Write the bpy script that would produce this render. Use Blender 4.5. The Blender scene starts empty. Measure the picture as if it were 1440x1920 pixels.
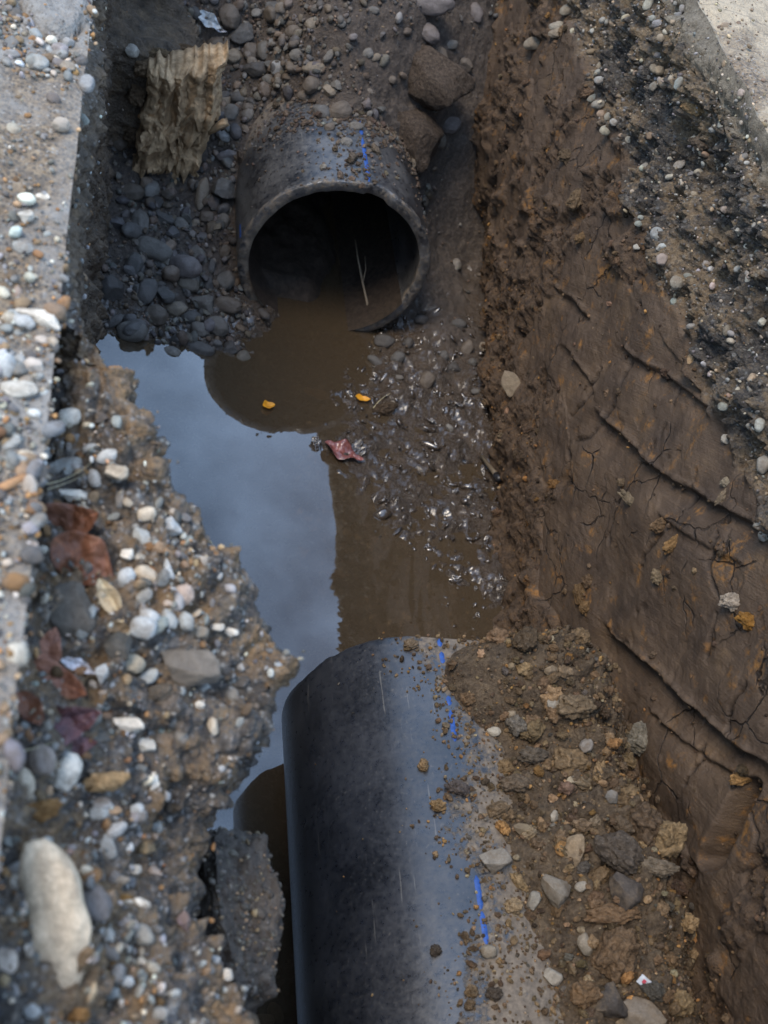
import bpy, bmesh, math, random
import numpy as np
from mathutils import Vector, Matrix
from mathutils.bvhtree import BVHTree

rng = np.random.default_rng(7)
random.seed(7)
scene = bpy.context.scene
COL = scene.collection
R = math.radians

# ------------------------------------------------------------------ camera
FPX, CX, CY = 2304.6, 720.0, 960.0          # focal length and centre in photo pixels (1440 x 1920)
CAM_Z = 3.2945                              # height over the puddle
C_PITCH, C_ROLL, C_YAW = 0.7779, -0.4622, 0.4414
_hf = np.array([math.sin(C_YAW), math.cos(C_YAW), 0.0])
_rt = np.array([math.cos(C_YAW), -math.sin(C_YAW), 0.0])
_zz = np.array([0, 0, 1.0])
CAM_F = math.cos(C_PITCH) * _hf - math.sin(C_PITCH) * _zz
_u0 = math.sin(C_PITCH) * _hf + math.cos(C_PITCH) * _zz
CAM_R = math.cos(C_ROLL) * _rt - math.sin(C_ROLL) * _u0
CAM_U = math.sin(C_ROLL) * _rt + math.cos(C_ROLL) * _u0
CAM_B = -CAM_F
CAM_O = np.array([0, 0, CAM_Z])
cam_d = bpy.data.cameras.new('camera')
cam = bpy.data.objects.new('camera', cam_d)
COL.objects.link(cam)
cam.matrix_world = Matrix(((CAM_R[0], CAM_U[0], CAM_B[0], 0), (CAM_R[1], CAM_U[1], CAM_B[1], 0), (CAM_R[2], CAM_U[2], CAM_B[2], CAM_Z), (0, 0, 0, 1)))
cam_d.sensor_fit = 'HORIZONTAL'
cam_d.sensor_width = 36.0
cam_d.lens = 36.0 * FPX / 1440.0
cam_d.clip_start = 0.05
cam_d.clip_end = 500
cam_d.dof.use_dof = True
cam_d.dof.focus_distance = 3.75
cam_d.dof.aperture_fstop = 4.8
scene.camera = cam

# ------------------------------------------------------------------ sky, sun, exposure
SUN_EL, SUN_AZ = R(60), R(250)               # azimuth clockwise from +Y
world = bpy.data.worlds.new('World')
scene.world = world
world.use_nodes = True
wn, wl = world.node_tree.nodes, world.node_tree.links
wn.clear()
w_out = wn.new('ShaderNodeOutputWorld')
w_bg = wn.new('ShaderNodeBackground')
w_bg.inputs['Strength'].default_value = 0.13
sky = wn.new('ShaderNodeTexSky')
sky.sky_type = 'NISHITA'
sky.sun_disc = False
sky.sun_elevation = SUN_EL
sky.sun_rotation = SUN_AZ
sky.air_density = 1.5
sky.dust_density = 0.8
sky.ozone_density = 2.5
w_tc = wn.new('ShaderNodeTexCoord')
w_map = wn.new('ShaderNodeMapping')
w_map.inputs['Scale'].default_value = (1.0, 1.0, 1.5)
w_no = wn.new('ShaderNodeTexNoise')
w_no.inputs['Scale'].default_value = 4.6
w_no.inputs['Detail'].default_value = 7
w_no.inputs['Roughness'].default_value = 0.55
w_rmp = wn.new('ShaderNodeValToRGB')
w_rmp.color_ramp.elements[0].position = 0.40
w_rmp.color_ramp.elements[0].color = (0.12, 0.12, 0.12, 1)
w_rmp.color_ramp.elements[1].position = 0.62
w_rmp.color_ramp.elements[1].color = (0.8, 0.8, 0.8, 1)
w_mix = wn.new('ShaderNodeMixRGB')
w_mix.inputs['Color2'].default_value = (5.4, 7.8, 11.9, 1)
wl.new(w_tc.outputs['Generated'], w_map.inputs['Vector'])
wl.new(w_map.outputs['Vector'], w_no.inputs['Vector'])
wl.new(w_no.outputs['Fac'], w_rmp.inputs['Fac'])
wl.new(w_rmp.outputs['Color'], w_mix.inputs['Fac'])
wl.new(sky.outputs['Color'], w_mix.inputs['Color1'])
wl.new(w_mix.outputs['Color'], w_bg.inputs['Color'])
wl.new(w_bg.outputs['Background'], w_out.inputs['Surface'])
sun_d = bpy.data.lights.new('sun', 'SUN')
sun_d.energy = 1.5
sun_d.angle = R(24)
sun_d.color = (1.0, 0.87, 0.70)
sun = bpy.data.objects.new('sun', sun_d)
COL.objects.link(sun)
sdir = Vector((math.sin(SUN_AZ) * math.cos(SUN_EL), math.cos(SUN_AZ) * math.cos(SUN_EL), math.sin(SUN_EL)))
sun.rotation_euler = sdir.to_track_quat('Z', 'Y').to_euler()
sun.location = (2, 4, 12)
vs = scene.view_settings
vs.view_transform = 'Standard'
vs.look = 'None'
vs.gamma = 1.0
vs.exposure = 0.95
vs.use_curve_mapping = False

# ------------------------------------------------------------------ frames of reference


def uv2xy(u, v):
    return u, v


def xy2uv(x, y):
    return x, y


def W(u, v, z):
    return np.stack(np.broadcast_arrays(u, v, z), axis=-1)


def project(P):
    d = np.asarray(P, dtype=np.float64) - CAM_O
    depth = d @ CAM_F
    dd = np.where(depth < 0.2, 1e-6, depth)               # what lies behind the camera lands far outside
    return CX + FPX * (d @ CAM_R) / dd, CY - FPX * (d @ CAM_U) / dd, depth


def ray(px, py):
    return CAM_F + CAM_R * (px - CX) / FPX + CAM_U * (CY - py) / FPX      # per unit of depth


def at_z(px, py, z):
    d = ray(px, py)
    return CAM_O + d * ((z - CAM_Z) / d[2])


def at_v(px, py, v):
    d = ray(px, py)
    return CAM_O + d * (v / d[1])


# ------------------------------------------------------------------ numpy noise
_perm = np.random.default_rng(3).permutation(256).astype(np.int64)
_perm = np.concatenate([_perm, _perm])
_g = np.random.default_rng(4).normal(size=(256, 3)).astype(np.float32)
_g /= np.linalg.norm(_g, axis=1, keepdims=True)


def gnoise(P):
    P = np.asarray(P, dtype=np.float32)
    i = np.floor(P).astype(np.int64)
    f = P - i
    i &= 255
    w = f * f * f * (f * (f * 6 - 15) + 10)
    out = np.zeros(P.shape[:-1], np.float32)
    for cx in (0, 1):
        for cy in (0, 1):
            for cz in (0, 1):
                h = _perm[_perm[_perm[(i[..., 0] + cx) & 255] + ((i[..., 1] + cy) & 255)] + ((i[..., 2] + cz) & 255)]
                g = _g[h]
                d = g[..., 0] * (f[..., 0] - cx) + g[..., 1] * (f[..., 1] - cy) + g[..., 2] * (f[..., 2] - cz)
                wt = (w[..., 0] if cx else 1 - w[..., 0]) * (w[..., 1] if cy else 1 - w[..., 1]) * (w[..., 2] if cz else 1 - w[..., 2])
                out += d * wt
    return out * 1.5


def fbm(P, s=1.0, o=4, g=0.5, off=0.0):
    P = np.asarray(P, np.float32) * s + off
    a, t = 1.0, 0.0
    for _ in range(o):
        t = t + a * gnoise(P)
        P = P * 2.03 + 11.7
        a *= g
    return t


def ridged(P, s=1.0, o=3, g=0.5, off=0.0):
    P = np.asarray(P, np.float32) * s + off
    a, t = 1.0, 0.0
    for _ in range(o):
        t = t + a * (1 - 2 * np.abs(gnoise(P)))
        P = P * 2.03 + 5.3
        a *= g
    return t


_jit = np.random.default_rng(5).random((256, 3)).astype(np.float32)


def worley(P, s):
    P = np.asarray(P, np.float32) * s
    i = np.floor(P).astype(np.int64)
    f = P - i
    f1 = np.full(P.shape[:-1], 9.0, np.float32)
    f2 = f1.copy()
    for dx in (-1, 0, 1):
        for dy in (-1, 0, 1):
            for dz in (-1, 0, 1):
                h = _perm[_perm[_perm[(i[..., 0] + dx) & 255] + ((i[..., 1] + dy) & 255)] + ((i[..., 2] + dz) & 255)]
                q = _jit[h] + np.array([dx, dy, dz], np.float32) - f
                d = np.sqrt((q * q).sum(-1))
                f2 = np.where(d < f1, f1, np.minimum(f2, d))
                f1 = np.minimum(f1, d)
    return f1, f2


def sstep(a, b, x):
    t = np.clip((x - a) / (b - a), 0, 1)
    return t * t * (3 - 2 * t)


def seg_dist(px, py, pts):
    """distance in photo pixels to a polyline, and the parameter along it"""
    best = np.full(px.shape, 1e9)
    par = np.zeros(px.shape)
    side = np.zeros(px.shape)
    n = len(pts) - 1
    for k in range(n):
        ax, ay = pts[k]
        bx, by = pts[k + 1]
        dx, dy = bx - ax, by - ay
        t = np.clip(((px - ax) * dx + (py - ay) * dy) / (dx * dx + dy * dy), 0, 1)
        d = np.hypot(px - ax - t * dx, py - ay - t * dy)
        m = d < best
        best = np.where(m, d, best)
        par = np.where(m, (k + t) / n, par)
        side = np.where(m, np.sign((px - ax) * dy - (py - ay) * dx), side)
    return best, par, side


def in_poly(px, py, pts):
    c = np.zeros(px.shape, bool)
    n = len(pts)
    for k in range(n):
        ax, ay = pts[k]
        bx, by = pts[(k + 1) % n]
        if ay == by:
            continue
        m = ((ay > py) != (by > py)) & (px < (bx - ax) * (py - ay) / (by - ay) + ax)
        c ^= m
    return c


def tps(pts):
    """thin plate spline through (u, v, z)"""
    A = np.asarray(pts, float)
    n = len(A)

    def k(r2):
        return np.where(r2 > 1e-12, 0.5 * r2 * np.log(np.maximum(r2, 1e-12)), 0)
    K = k((A[:, None, 0] - A[None, :, 0]) ** 2 + (A[:, None, 1] - A[None, :, 1]) ** 2) + np.eye(n) * 2e-3
    Pm = np.column_stack([np.ones(n), A[:, 0], A[:, 1]])
    M = np.zeros((n + 3, n + 3))
    M[:n, :n] = K
    M[:n, n:] = Pm
    M[n:, :n] = Pm.T
    sol = np.linalg.solve(M, np.concatenate([A[:, 2], np.zeros(3)]))

    def f(u, v):
        z = sol[n] + sol[n + 1] * u + sol[n + 2] * v
        for j in range(n):
            z = z + sol[j] * k((u - A[j, 0]) ** 2 + (v - A[j, 1]) ** 2)
        return z
    return f


# ------------------------------------------------------------------ objects and materials
def link(o, parent=None):
    COL.objects.link(o)
    if parent is not None:
        o.parent = parent
    return o


def tag(o, label=None, cat=None, group=None, kind=None):
    if label:
        o['label'] = label
    if cat:
        o['category'] = cat
    if group:
        o['group'] = group
    if kind:
        o['kind'] = kind
    return o


def np_mesh(name, V, F, smooth=True, mat=None):
    V = np.asarray(V, np.float32).reshape(-1, 3)
    F = np.asarray(F, np.int32)
    me = bpy.data.meshes.new(name)
    me.vertices.add(len(V))
    me.vertices.foreach_set('co', V.ravel())
    k = F.shape[1]
    me.loops.add(F.size)
    me.loops.foreach_set('vertex_index', F.ravel())
    me.polygons.add(len(F))
    me.polygons.foreach_set('loop_start', np.arange(0, F.size, k, dtype=np.int32))
    me.polygons.foreach_set('loop_total', np.full(len(F), k, np.int32))
    me.polygons.foreach_set('use_smooth', np.full(len(F), smooth))
    me.update(calc_edges=True)
    if mat:
        me.materials.append(mat)
    return me


def grid_faces(nr, nc):
    i = np.arange(nr * nc).reshape(nr, nc)
    return np.stack([i[:-1, :-1], i[:-1, 1:], i[1:, 1:], i[1:, :-1]], -1).reshape(-1, 4)


def add_attr(me, name, a, color=False):
    if color:
        at = me.attributes.new(name, 'FLOAT_COLOR', 'POINT')
        at.data.foreach_set('color', np.asarray(a, np.float32).ravel())
    else:
        at = me.attributes.new(name, 'FLOAT', 'POINT')
        at.data.foreach_set('value', np.asarray(a, np.float32).ravel())


def empty(name, loc=(0, 0, 0)):
    o = bpy.data.objects.new(name, None)
    o.empty_display_size = 0.1
    o.location = loc
    return link(o)


class NT:
    """small node-tree helper"""

    def __init__(self, name):
        self.m = bpy.data.materials.new(name)
        self.m.use_nodes = True
        self.t = self.m.node_tree
        self.t.nodes.clear()
        self.out = self.n('ShaderNodeOutputMaterial')

    def n(self, typ, **kw):
        nd = self.t.nodes.new(typ)
        for k, val in kw.items():
            setattr(nd, k, val)
        return nd

    def l(self, a, b):
        self.t.links.new(a, b)

    def pos(self):
        return self.n('ShaderNodeNewGeometry').outputs['Position']

    def objco(self):
        return self.pos()

    def scaled(self, vec, sc):
        m = self.n('ShaderNodeVectorMath', operation='MULTIPLY')
        self.l(vec, m.inputs[0])
        m.inputs[1].default_value = sc
        return m.outputs[0]

    def noise(self, vec, s, d=5, r=0.55, dist=0.0):
        nd = self.n('ShaderNodeTexNoise')
        self.l(vec, nd.inputs['Vector'])
        nd.inputs['Scale'].default_value = s
        nd.inputs['Detail'].default_value = d
        nd.inputs['Roughness'].default_value = r
        nd.inputs['Distortion'].default_value = dist
        return nd.outputs['Fac']

    def vor(self, vec, s, feature='F1', out='Distance'):
        nd = self.n('ShaderNodeTexVoronoi', feature=feature)
        self.l(vec, nd.inputs['Vector'])
        nd.inputs['Scale'].default_value = s
        return nd.outputs[out]

    def ramp(self, fac, *stops):
        nd = self.n('ShaderNodeValToRGB')
        els = nd.color_ramp.elements
        while len(els) < len(stops):
            els.new(0.5)
        for e, (p, c) in zip(els, stops):
            e.position = p
            e.color = (c, c, c, 1) if np.isscalar(c) else (*c, 1)
        self.l(fac, nd.inputs['Fac'])
        return nd.outputs['Color']

    def mix(self, fac, a, b, mode='MIX'):
        nd = self.n('ShaderNodeMixRGB', blend_type=mode)
        for sock, x in (('Fac', fac), ('Color1', a), ('Color2', b)):
            if isinstance(x, bpy.types.NodeSocket):
                self.l(x, nd.inputs[sock])
            elif np.isscalar(x):
                nd.inputs[sock].default_value = x if sock == 'Fac' else (x, x, x, 1)
            else:
                nd.inputs[sock].default_value = (*x, 1)
        return nd.outputs['Color']

    def math(self, op, a, b=0.0, clamp=False):
        nd = self.n('ShaderNodeMath', operation=op, use_clamp=clamp)
        for k, x in enumerate((a, b)):
            if isinstance(x, bpy.types.NodeSocket):
                self.l(x, nd.inputs[k])
            else:
                nd.inputs[k].default_value = x
        return nd.outputs[0]

    def attr(self, name, out='Fac'):
        nd = self.n('ShaderNodeAttribute', attribute_name=name)
        return nd.outputs[out]

    def bump(self, h, dist, strength=1.0, normal=None):
        nd = self.n('ShaderNodeBump')
        nd.inputs['Strength'].default_value = strength
        nd.inputs['Distance'].default_value = dist
        self.l(h, nd.inputs['Height'])
        if normal is not None:
            self.l(normal, nd.inputs['Normal'])
        return nd.outputs['Normal']

    def bsdf(self, col, rough=0.9, normal=None, spec=0.5, **kw):
        b = self.n('ShaderNodeBsdfPrincipled')
        for sock, x in (('Base Color', col), ('Roughness', rough), ('Specular IOR Level', spec)):
            if isinstance(x, bpy.types.NodeSocket):
                self.l(x, b.inputs[sock])
            elif np.isscalar(x):
                b.inputs[sock].default_value = x
            else:
                b.inputs[sock].default_value = (*x, 1)
        if normal is not None:
            self.l(normal, b.inputs['Normal'])
        for k, x in kw.items():
            b.inputs[k.replace('_', ' ')].default_value = x
        return b.outputs[0]

    def done(self, sh):
        self.l(sh, self.out.inputs['Surface'])
        return self.m


def gravel_cols(m, p, scale):
    """colour of fine embedded gravel: cells of grey, blue, cream and tan in a dark matrix"""
    vn = m.n('ShaderNodeTexVoronoi', feature='F1')
    m.l(p, vn.inputs['Vector'])
    vn.inputs['Scale'].default_value = scale
    sep = m.n('ShaderNodeSeparateColor')
    m.l(vn.outputs['Color'], sep.inputs[0])
    cells = m.ramp(sep.outputs[0], (0.0, (0.05, 0.046, 0.044)), (0.4, (0.085, 0.075, 0.066)), (0.6, (0.17, 0.15, 0.13)), (0.76, (0.16, 0.10, 0.052)), (0.9, (0.24, 0.235, 0.225)), (1.0, (0.38, 0.35, 0.30)))
    edge = m.ramp(vn.outputs['Distance'], (0.30, 1.0), (0.62, 0.0))
    return cells, edge, vn.outputs['Distance']


def mat_left_wall():
    m = NT('left_bank_gravel')
    p = m.pos()
    cells, edge, dist = gravel_cols(m, p, 95)
    cells2, edge2, dist2 = gravel_cols(m, p, 38)
    big = m.noise(p, 4, 5)
    fine = m.noise(p, 60, 5, 0.65)
    earth = m.ramp(m.noise(p, 14, 6, 0.65), (0.28, (0.030, 0.026, 0.022)), (0.46, (0.085, 0.070, 0.056)), (0.60, (0.17, 0.128, 0.085)), (0.72, (0.25, 0.14, 0.058)))
    c = m.mix(edge, earth, cells)
    c = m.mix(m.math('MULTIPLY', edge2, m.ramp(big, (0.42, 0.0), (0.6, 0.8))), c, cells2)
    c = m.mix(m.ramp(m.noise(p, 7, 5, 0.65), (0.46, 0.0), (0.60, 0.75)), c, m.ramp(fine, (0.3, (0.10, 0.062, 0.032)), (0.6, (0.25, 0.155, 0.075))))
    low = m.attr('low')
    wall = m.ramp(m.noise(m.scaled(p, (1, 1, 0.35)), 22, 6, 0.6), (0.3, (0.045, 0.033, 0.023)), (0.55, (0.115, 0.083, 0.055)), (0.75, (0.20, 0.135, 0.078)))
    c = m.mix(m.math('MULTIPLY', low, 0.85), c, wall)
    h = m.math('ADD', m.math('MULTIPLY', dist, -0.6), fine)
    return m.done(m.bsdf(c, 0.88, m.bump(h, 0.012, 0.9), 0.35))


def mat_pavement(name, warm, bare):
    m = NT(name)
    p = m.pos()
    cells, edge, dist = gravel_cols(m, p, 120)
    n1 = m.noise(p, 3.5, 6, 0.6)
    n2 = m.noise(p, 28, 6, 0.7)
    conc = m.ramp(n2, (0.25, tuple(0.30 * w for w in warm)), (0.5, tuple(0.43 * w for w in warm)), (0.75, tuple(0.52 * w for w in warm)))
    dirt = m.ramp(m.noise(p, 45, 5, 0.7), (0.3, (0.10, 0.075, 0.05)), (0.5, (0.22, 0.165, 0.11)), (0.7, (0.36, 0.27, 0.17)))
    c = m.mix(m.math('MULTIPLY', edge, 0.8), dirt, cells)
    c = m.mix(m.math('MAXIMUM', m.ramp(n1, (bare - 0.08, 0.0), (bare + 0.08, 1.0)), m.math('MULTIPLY', m.attr('bare'), m.ramp(n2, (0.3, 0.55), (0.55, 1.0)))), c, conc)
    speck = m.ramp(m.noise(p, 150, 3, 0.6), (0.57, 0.0), (0.66, 0.75))
    c = m.mix(speck, c, (0.10, 0.085, 0.07))
    crack = m.ramp(m.vor(p, 2.3, 'DISTANCE_TO_EDGE'), (0.0, 1.0), (0.012, 0.0))
    c = m.mix(m.math('MULTIPLY', crack, 0.5), c, (0.09, 0.08, 0.07))
    h = m.math('ADD', m.math('MULTIPLY', dist, -0.5), n2)
    return m.done(m.bsdf(c, 0.92, m.bump(h, 0.008, 0.9), 0.3))


def mat_right_wall():
    m = NT('clay_wall')
    p = m.pos()
    grav = m.attr('gravel')
    smooth = m.attr('smear')
    n1 = m.noise(p, 6, 6, 0.6)
    n2 = m.noise(p, 35, 6, 0.65)
    comb = m.n('ShaderNodeCombineXYZ')
    for k_, (ax_, sc_) in enumerate((((1, 0, 0), 25), ((0, -0.86, 0.51), 3.5), ((0, 0.51, 0.86), 230))):
        dt = m.n('ShaderNodeVectorMath', operation='DOT_PRODUCT')
        m.l(p, dt.inputs[0])
        dt.inputs[1].default_value = tuple(a_ * sc_ for a_ in ax_)
        m.l(dt.outputs['Value'], comb.inputs[k_])
    streak = m.noise(comb.outputs[0], 1.0, 5, 0.65)
    clay = m.ramp(m.mix(0.30, n1, streak), (0.32, (0.044, 0.029, 0.019)), (0.45, (0.080, 0.053, 0.034)), (0.58, (0.114, 0.075, 0.046)), (0.72, (0.185, 0.115, 0.058)))
    crumb = m.ramp(n2, (0.3, (0.042, 0.028, 0.018)), (0.5, (0.112, 0.073, 0.046)), (0.66, (0.168, 0.107, 0.062)), (0.78, (0.29, 0.15, 0.05)))
    c = m.mix(smooth, crumb, clay)
    rust = m.ramp(m.noise(p, 9, 5, 0.7), (0.555, 0.0), (0.67, 0.85))
    c = m.mix(m.math('MULTIPLY', rust, m.ramp(m.noise(p, 50, 3), (0.42, 0.0), (0.58, 1.0))), c, (0.30, 0.14, 0.035))
    cells, edge, dist = gravel_cols(m, p, 75)
    asph = m.ramp(m.noise(p, 90, 4, 0.75), (0.33, (0.040, 0.036, 0.034)), (0.54, (0.098, 0.084, 0.070)), (0.70, (0.25, 0.205, 0.15)))
    sand = m.ramp(m.noise(p, 70, 5, 0.7), (0.3, (0.11, 0.075, 0.045)), (0.55, (0.28, 0.2, 0.12)), (0.75, (0.42, 0.32, 0.20)))
    patch = m.ramp(m.noise(p, 6.5, 6, 0.7), (0.45, 0.0), (0.55, 1.0))
    g = m.mix(patch, sand, asph)
    g = m.mix(m.math('MULTIPLY', edge, 0.55), g, cells)
    c = m.mix(grav, c, g)
    crack = m.attr('crack')
    wob = m.n('ShaderNodeTexNoise')
    m.l(p, wob.inputs['Vector'])
    wob.inputs['Scale'].default_value = 7
    wob.inputs['Detail'].default_value = 4
    wv = m.n('ShaderNodeVectorMath', operation='MULTIPLY_ADD')
    m.l(wob.outputs['Color'], wv.inputs[0])
    wv.inputs[1].default_value = (0.12, 0.12, 0.12)
    m.l(p, wv.inputs[2])
    fine_cr = m.ramp(m.vor(wv.outputs[0], 5.5, 'DISTANCE_TO_EDGE'), (0.0, 1.0), (0.010, 0.75), (0.018, 0.0))
    fine_cr = m.math('MULTIPLY', fine_cr, m.ramp(m.noise(p, 4.5, 3), (0.50, 0.0), (0.58, 1.0)))
    fine_cr = m.math('MULTIPLY', fine_cr, smooth)
    c = m.mix(m.math('MULTIPLY', m.math('MAXIMUM', crack, fine_cr), 0.85), c, (0.018, 0.012, 0.008))
    slab = m.attr('slab')
    conc = m.ramp(m.noise(p, 55, 6, 0.7), (0.3, (0.13, 0.105, 0.075)), (0.52, (0.27, 0.225, 0.165)), (0.75, (0.38, 0.32, 0.235)))
    c = m.mix(slab, c, conc)
    inv_s = m.math('SUBTRACT', 1.0, m.math('MULTIPLY', smooth, 0.68))
    h = m.math('ADD', m.math('MULTIPLY', m.math('MULTIPLY', n2, 0.9), inv_s), m.math('MULTIPLY', streak, 0.16))
    fineb = m.noise(p, 140, 4, 0.7)
    nb = m.bump(m.math('MULTIPLY', fineb, inv_s), 0.008, 0.9)
    nb = m.bump(h, 0.013, 0.9, nb)
    nb = m.bump(m.math('MULTIPLY', fine_cr, -1.0), 0.008, 1.0, nb)
    rough = m.ramp(smooth, (0.0, 0.95), (1.0, 0.68))
    return m.done(m.bsdf(c, rough, nb, 0.35))


def mat_floor():
    m = NT('trench_floor_mud')
    p = m.pos()
    wet = m.attr('wet')
    n1 = m.noise(p, 11, 6, 0.6)
    n2 = m.noise(p, 60, 6, 0.7)
    dry = m.ramp(n2, (0.3, (0.035, 0.027, 0.022)), (0.55, (0.09, 0.068, 0.052)), (0.75, (0.16, 0.125, 0.095)))
    mud = m.ramp(n1, (0.3, (0.042, 0.030, 0.020)), (0.6, (0.078, 0.054, 0.035)), (0.8, (0.11, 0.08, 0.052)))
    c = m.mix(wet, dry, mud)
    wr = m.ramp(m.noise(p, 25, 4, 0.6), (0.38, 0.10), (0.65, 0.38))
    rough = m.mix(wet, (0.92, 0.92, 0.92), wr)
    h = m.math('ADD', n2, n1)
    nb = m.bump(h, 0.018, 1.0)
    sh = m.bsdf(c, rough, nb, 0.6)
    b = sh.node
    m.l(m.math('MULTIPLY', wet, m.ramp(m.noise(p, 10, 4, 0.65), (0.44, 0.06), (0.60, 0.85))), b.inputs['Coat Weight'])
    b.inputs['Coat Roughness'].default_value = 0.07
    b.inputs['Coat IOR'].default_value = 1.7
    m.l(m.bump(m.noise(p, 30, 4, 0.6), 0.008, 0.65), b.inputs['Coat Normal'])
    return m.done(sh)


def mat_mound():
    m = NT('loose_soil')
    p = m.pos()
    n1 = m.noise(p, 16, 6, 0.65)
    n2 = m.noise(p, 90, 5, 0.7)
    c = m.ramp(m.mix(0.5, n1, n2), (0.32, (0.030, 0.021, 0.014)), (0.46, (0.085, 0.060, 0.038)), (0.58, (0.145, 0.103, 0.064)), (0.70, (0.235, 0.165, 0.095)))
    h = m.math('ADD', n2, n1)
    return m.done(m.bsdf(c, 0.95, m.bump(h, 0.014, 1.0), 0.25))


def mat_stone(name, attr_mode, dusty=0.35, dust=(0.16, 0.12, 0.085), rough=0.8, spec=0.35, s=1.0):
    m = NT(name)
    if attr_mode:
        p = m.pos()
        base = m.attr('tone', 'Color')
    else:
        p = m.objco()
        base = m.n('ShaderNodeObjectInfo').outputs['Color']
    n = m.noise(p, 40 * s, 5, 0.6)
    n2 = m.noise(p, 190 * s, 3, 0.7)
    c = m.mix(0.75, base, m.ramp(n, (0.3, 0.62), (0.55, 1.0), (0.75, 1.3)), 'MULTIPLY')
    c = m.mix(0.6, c, m.ramp(n2, (0.3, 0.7), (0.7, 1.25)), 'MULTIPLY')
    c = m.mix(m.math('MULTIPLY', m.ramp(m.noise(p, 22 * s, 6, 0.7), (0.48, 0.0), (0.66, 1.0)), dusty), c, dust)
    h = m.math('ADD', n, m.math('MULTIPLY', n2, 0.6))
    return m.done(m.bsdf(c, rough, m.bump(h, 0.005, 0.8), spec))


def mat_clod(name, attr_mode):
    m = NT(name)
    if attr_mode:
        p = m.pos()
        base = m.attr('tone', 'Color')
    else:
        p = m.objco()
        base = m.n('ShaderNodeObjectInfo').outputs['Color']
    n = m.noise(p, 70, 6, 0.7)
    n2 = m.noise(p, 24, 4, 0.6)
    c = m.mix(1.0, base, m.ramp(n, (0.3, 0.4), (0.5, 0.95), (0.7, 1.7)), 'MULTIPLY')
    c = m.mix(m.ramp(m.noise(p, 150, 2), (0.62, 0.0), (0.7, 0.3)), c, (0.24, 0.20, 0.15))
    h = m.math('ADD', n, n2)
    return m.done(m.bsdf(c, 0.95, m.bump(h, 0.012, 1.0), 0.2))


def mat_pipe(name, dust_fac):
    m = NT(name)
    tc = m.n('ShaderNodeTexCoord')
    p = tc.outputs['Object']
    n1 = m.noise(p, 5, 6, 0.62)
    n2 = m.noise(p, 55, 6, 0.75)
    sc = m.n('ShaderNodeMapping')
    sc.inputs['Rotation'].default_value = (0, 0, R(20))
    sc.inputs['Scale'].default_value = (90, 4, 90)
    m.l(p, sc.inputs['Vector'])
    scr = m.ramp(m.noise(sc.outputs[0], 1.3, 3, 0.5), (0.68, 0.0), (0.72, 1.0))
    blk = m.ramp(n1, (0.35, (0.010, 0.011, 0.014)), (0.7, (0.018, 0.021, 0.030)))
    film = m.math('MULTIPLY', m.ramp(m.mix(0.5, n1, n2), (0.42, 0.0), (0.66, 1.0)), dust_fac)
    c = m.mix(film, blk, (0.155, 0.145, 0.13))
    c = m.mix(m.math('MULTIPLY', scr, 0.4), c, (0.22, 0.2, 0.17))
    spot = m.ramp(m.noise(p, 110, 2, 0.5), (0.66, 0.0), (0.70, 0.75))
    c = m.mix(m.math('MULTIPLY', m.math('MULTIPLY', spot, m.ramp(m.noise(p, 8, 4, 0.65), (0.46, 0.0), (0.62, 1.0))), dust_fac), c, (0.27, 0.22, 0.16))
    soil = m.attr('soil')
    sc2 = m.ramp(n2, (0.3, (0.06, 0.045, 0.03)), (0.55, (0.17, 0.13, 0.09)), (0.75, (0.27, 0.21, 0.14)))
    sf = m.ramp(m.math('ADD', soil, m.math('MULTIPLY', m.math('SUBTRACT', m.noise(p, 32, 6, 0.75), 0.5), 1.5)), (0.45, 0.0), (0.62, 0.9))
    c = m.mix(sf, c, sc2)
    rough = m.mix(sf, m.ramp(n2, (0.35, 0.26), (0.7, 0.44)), (0.95, 0.95, 0.95))
    h = m.math('ADD', m.math('MULTIPLY', n2, 0.4), m.math('MULTIPLY', sf, 1.4))
    return m.done(m.bsdf(c, rough, m.bump(h, 0.003, 0.5), 0.95))


def mat_plain(name, col, rough=0.6, var=0.25, scale=60, spec=0.4, bump=0.002, **kw):
    m = NT(name)
    p = m.objco()
    n = m.noise(p, scale, 5, 0.65)
    c = m.mix(1.0, col, m.ramp(n, (0.3, 1 - var), (0.7, 1 + var)), 'MULTIPLY')
    return m.done(m.bsdf(c, rough, m.bump(n, bump, 0.7), spec, **kw))


def mat_leaf(name, c1, c2, rough=0.5, spec=0.4):
    m = NT(name)
    p = m.objco()
    n = m.noise(p, 28, 5, 0.65)
    c = m.ramp(n, (0.3, c1), (0.62, c2), (0.8, tuple(x * 1.5 for x in c2)))
    vein = m.attr('vein')
    c = m.mix(m.math('MULTIPLY', vein, 0.45), c, tuple(min(1, x * 2.2) for x in c2))
    h = m.math('ADD', n, vein)
    sh = m.bsdf(c, rough, m.bump(h, 0.004, 0.6), spec)
    return m.done(sh)


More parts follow.
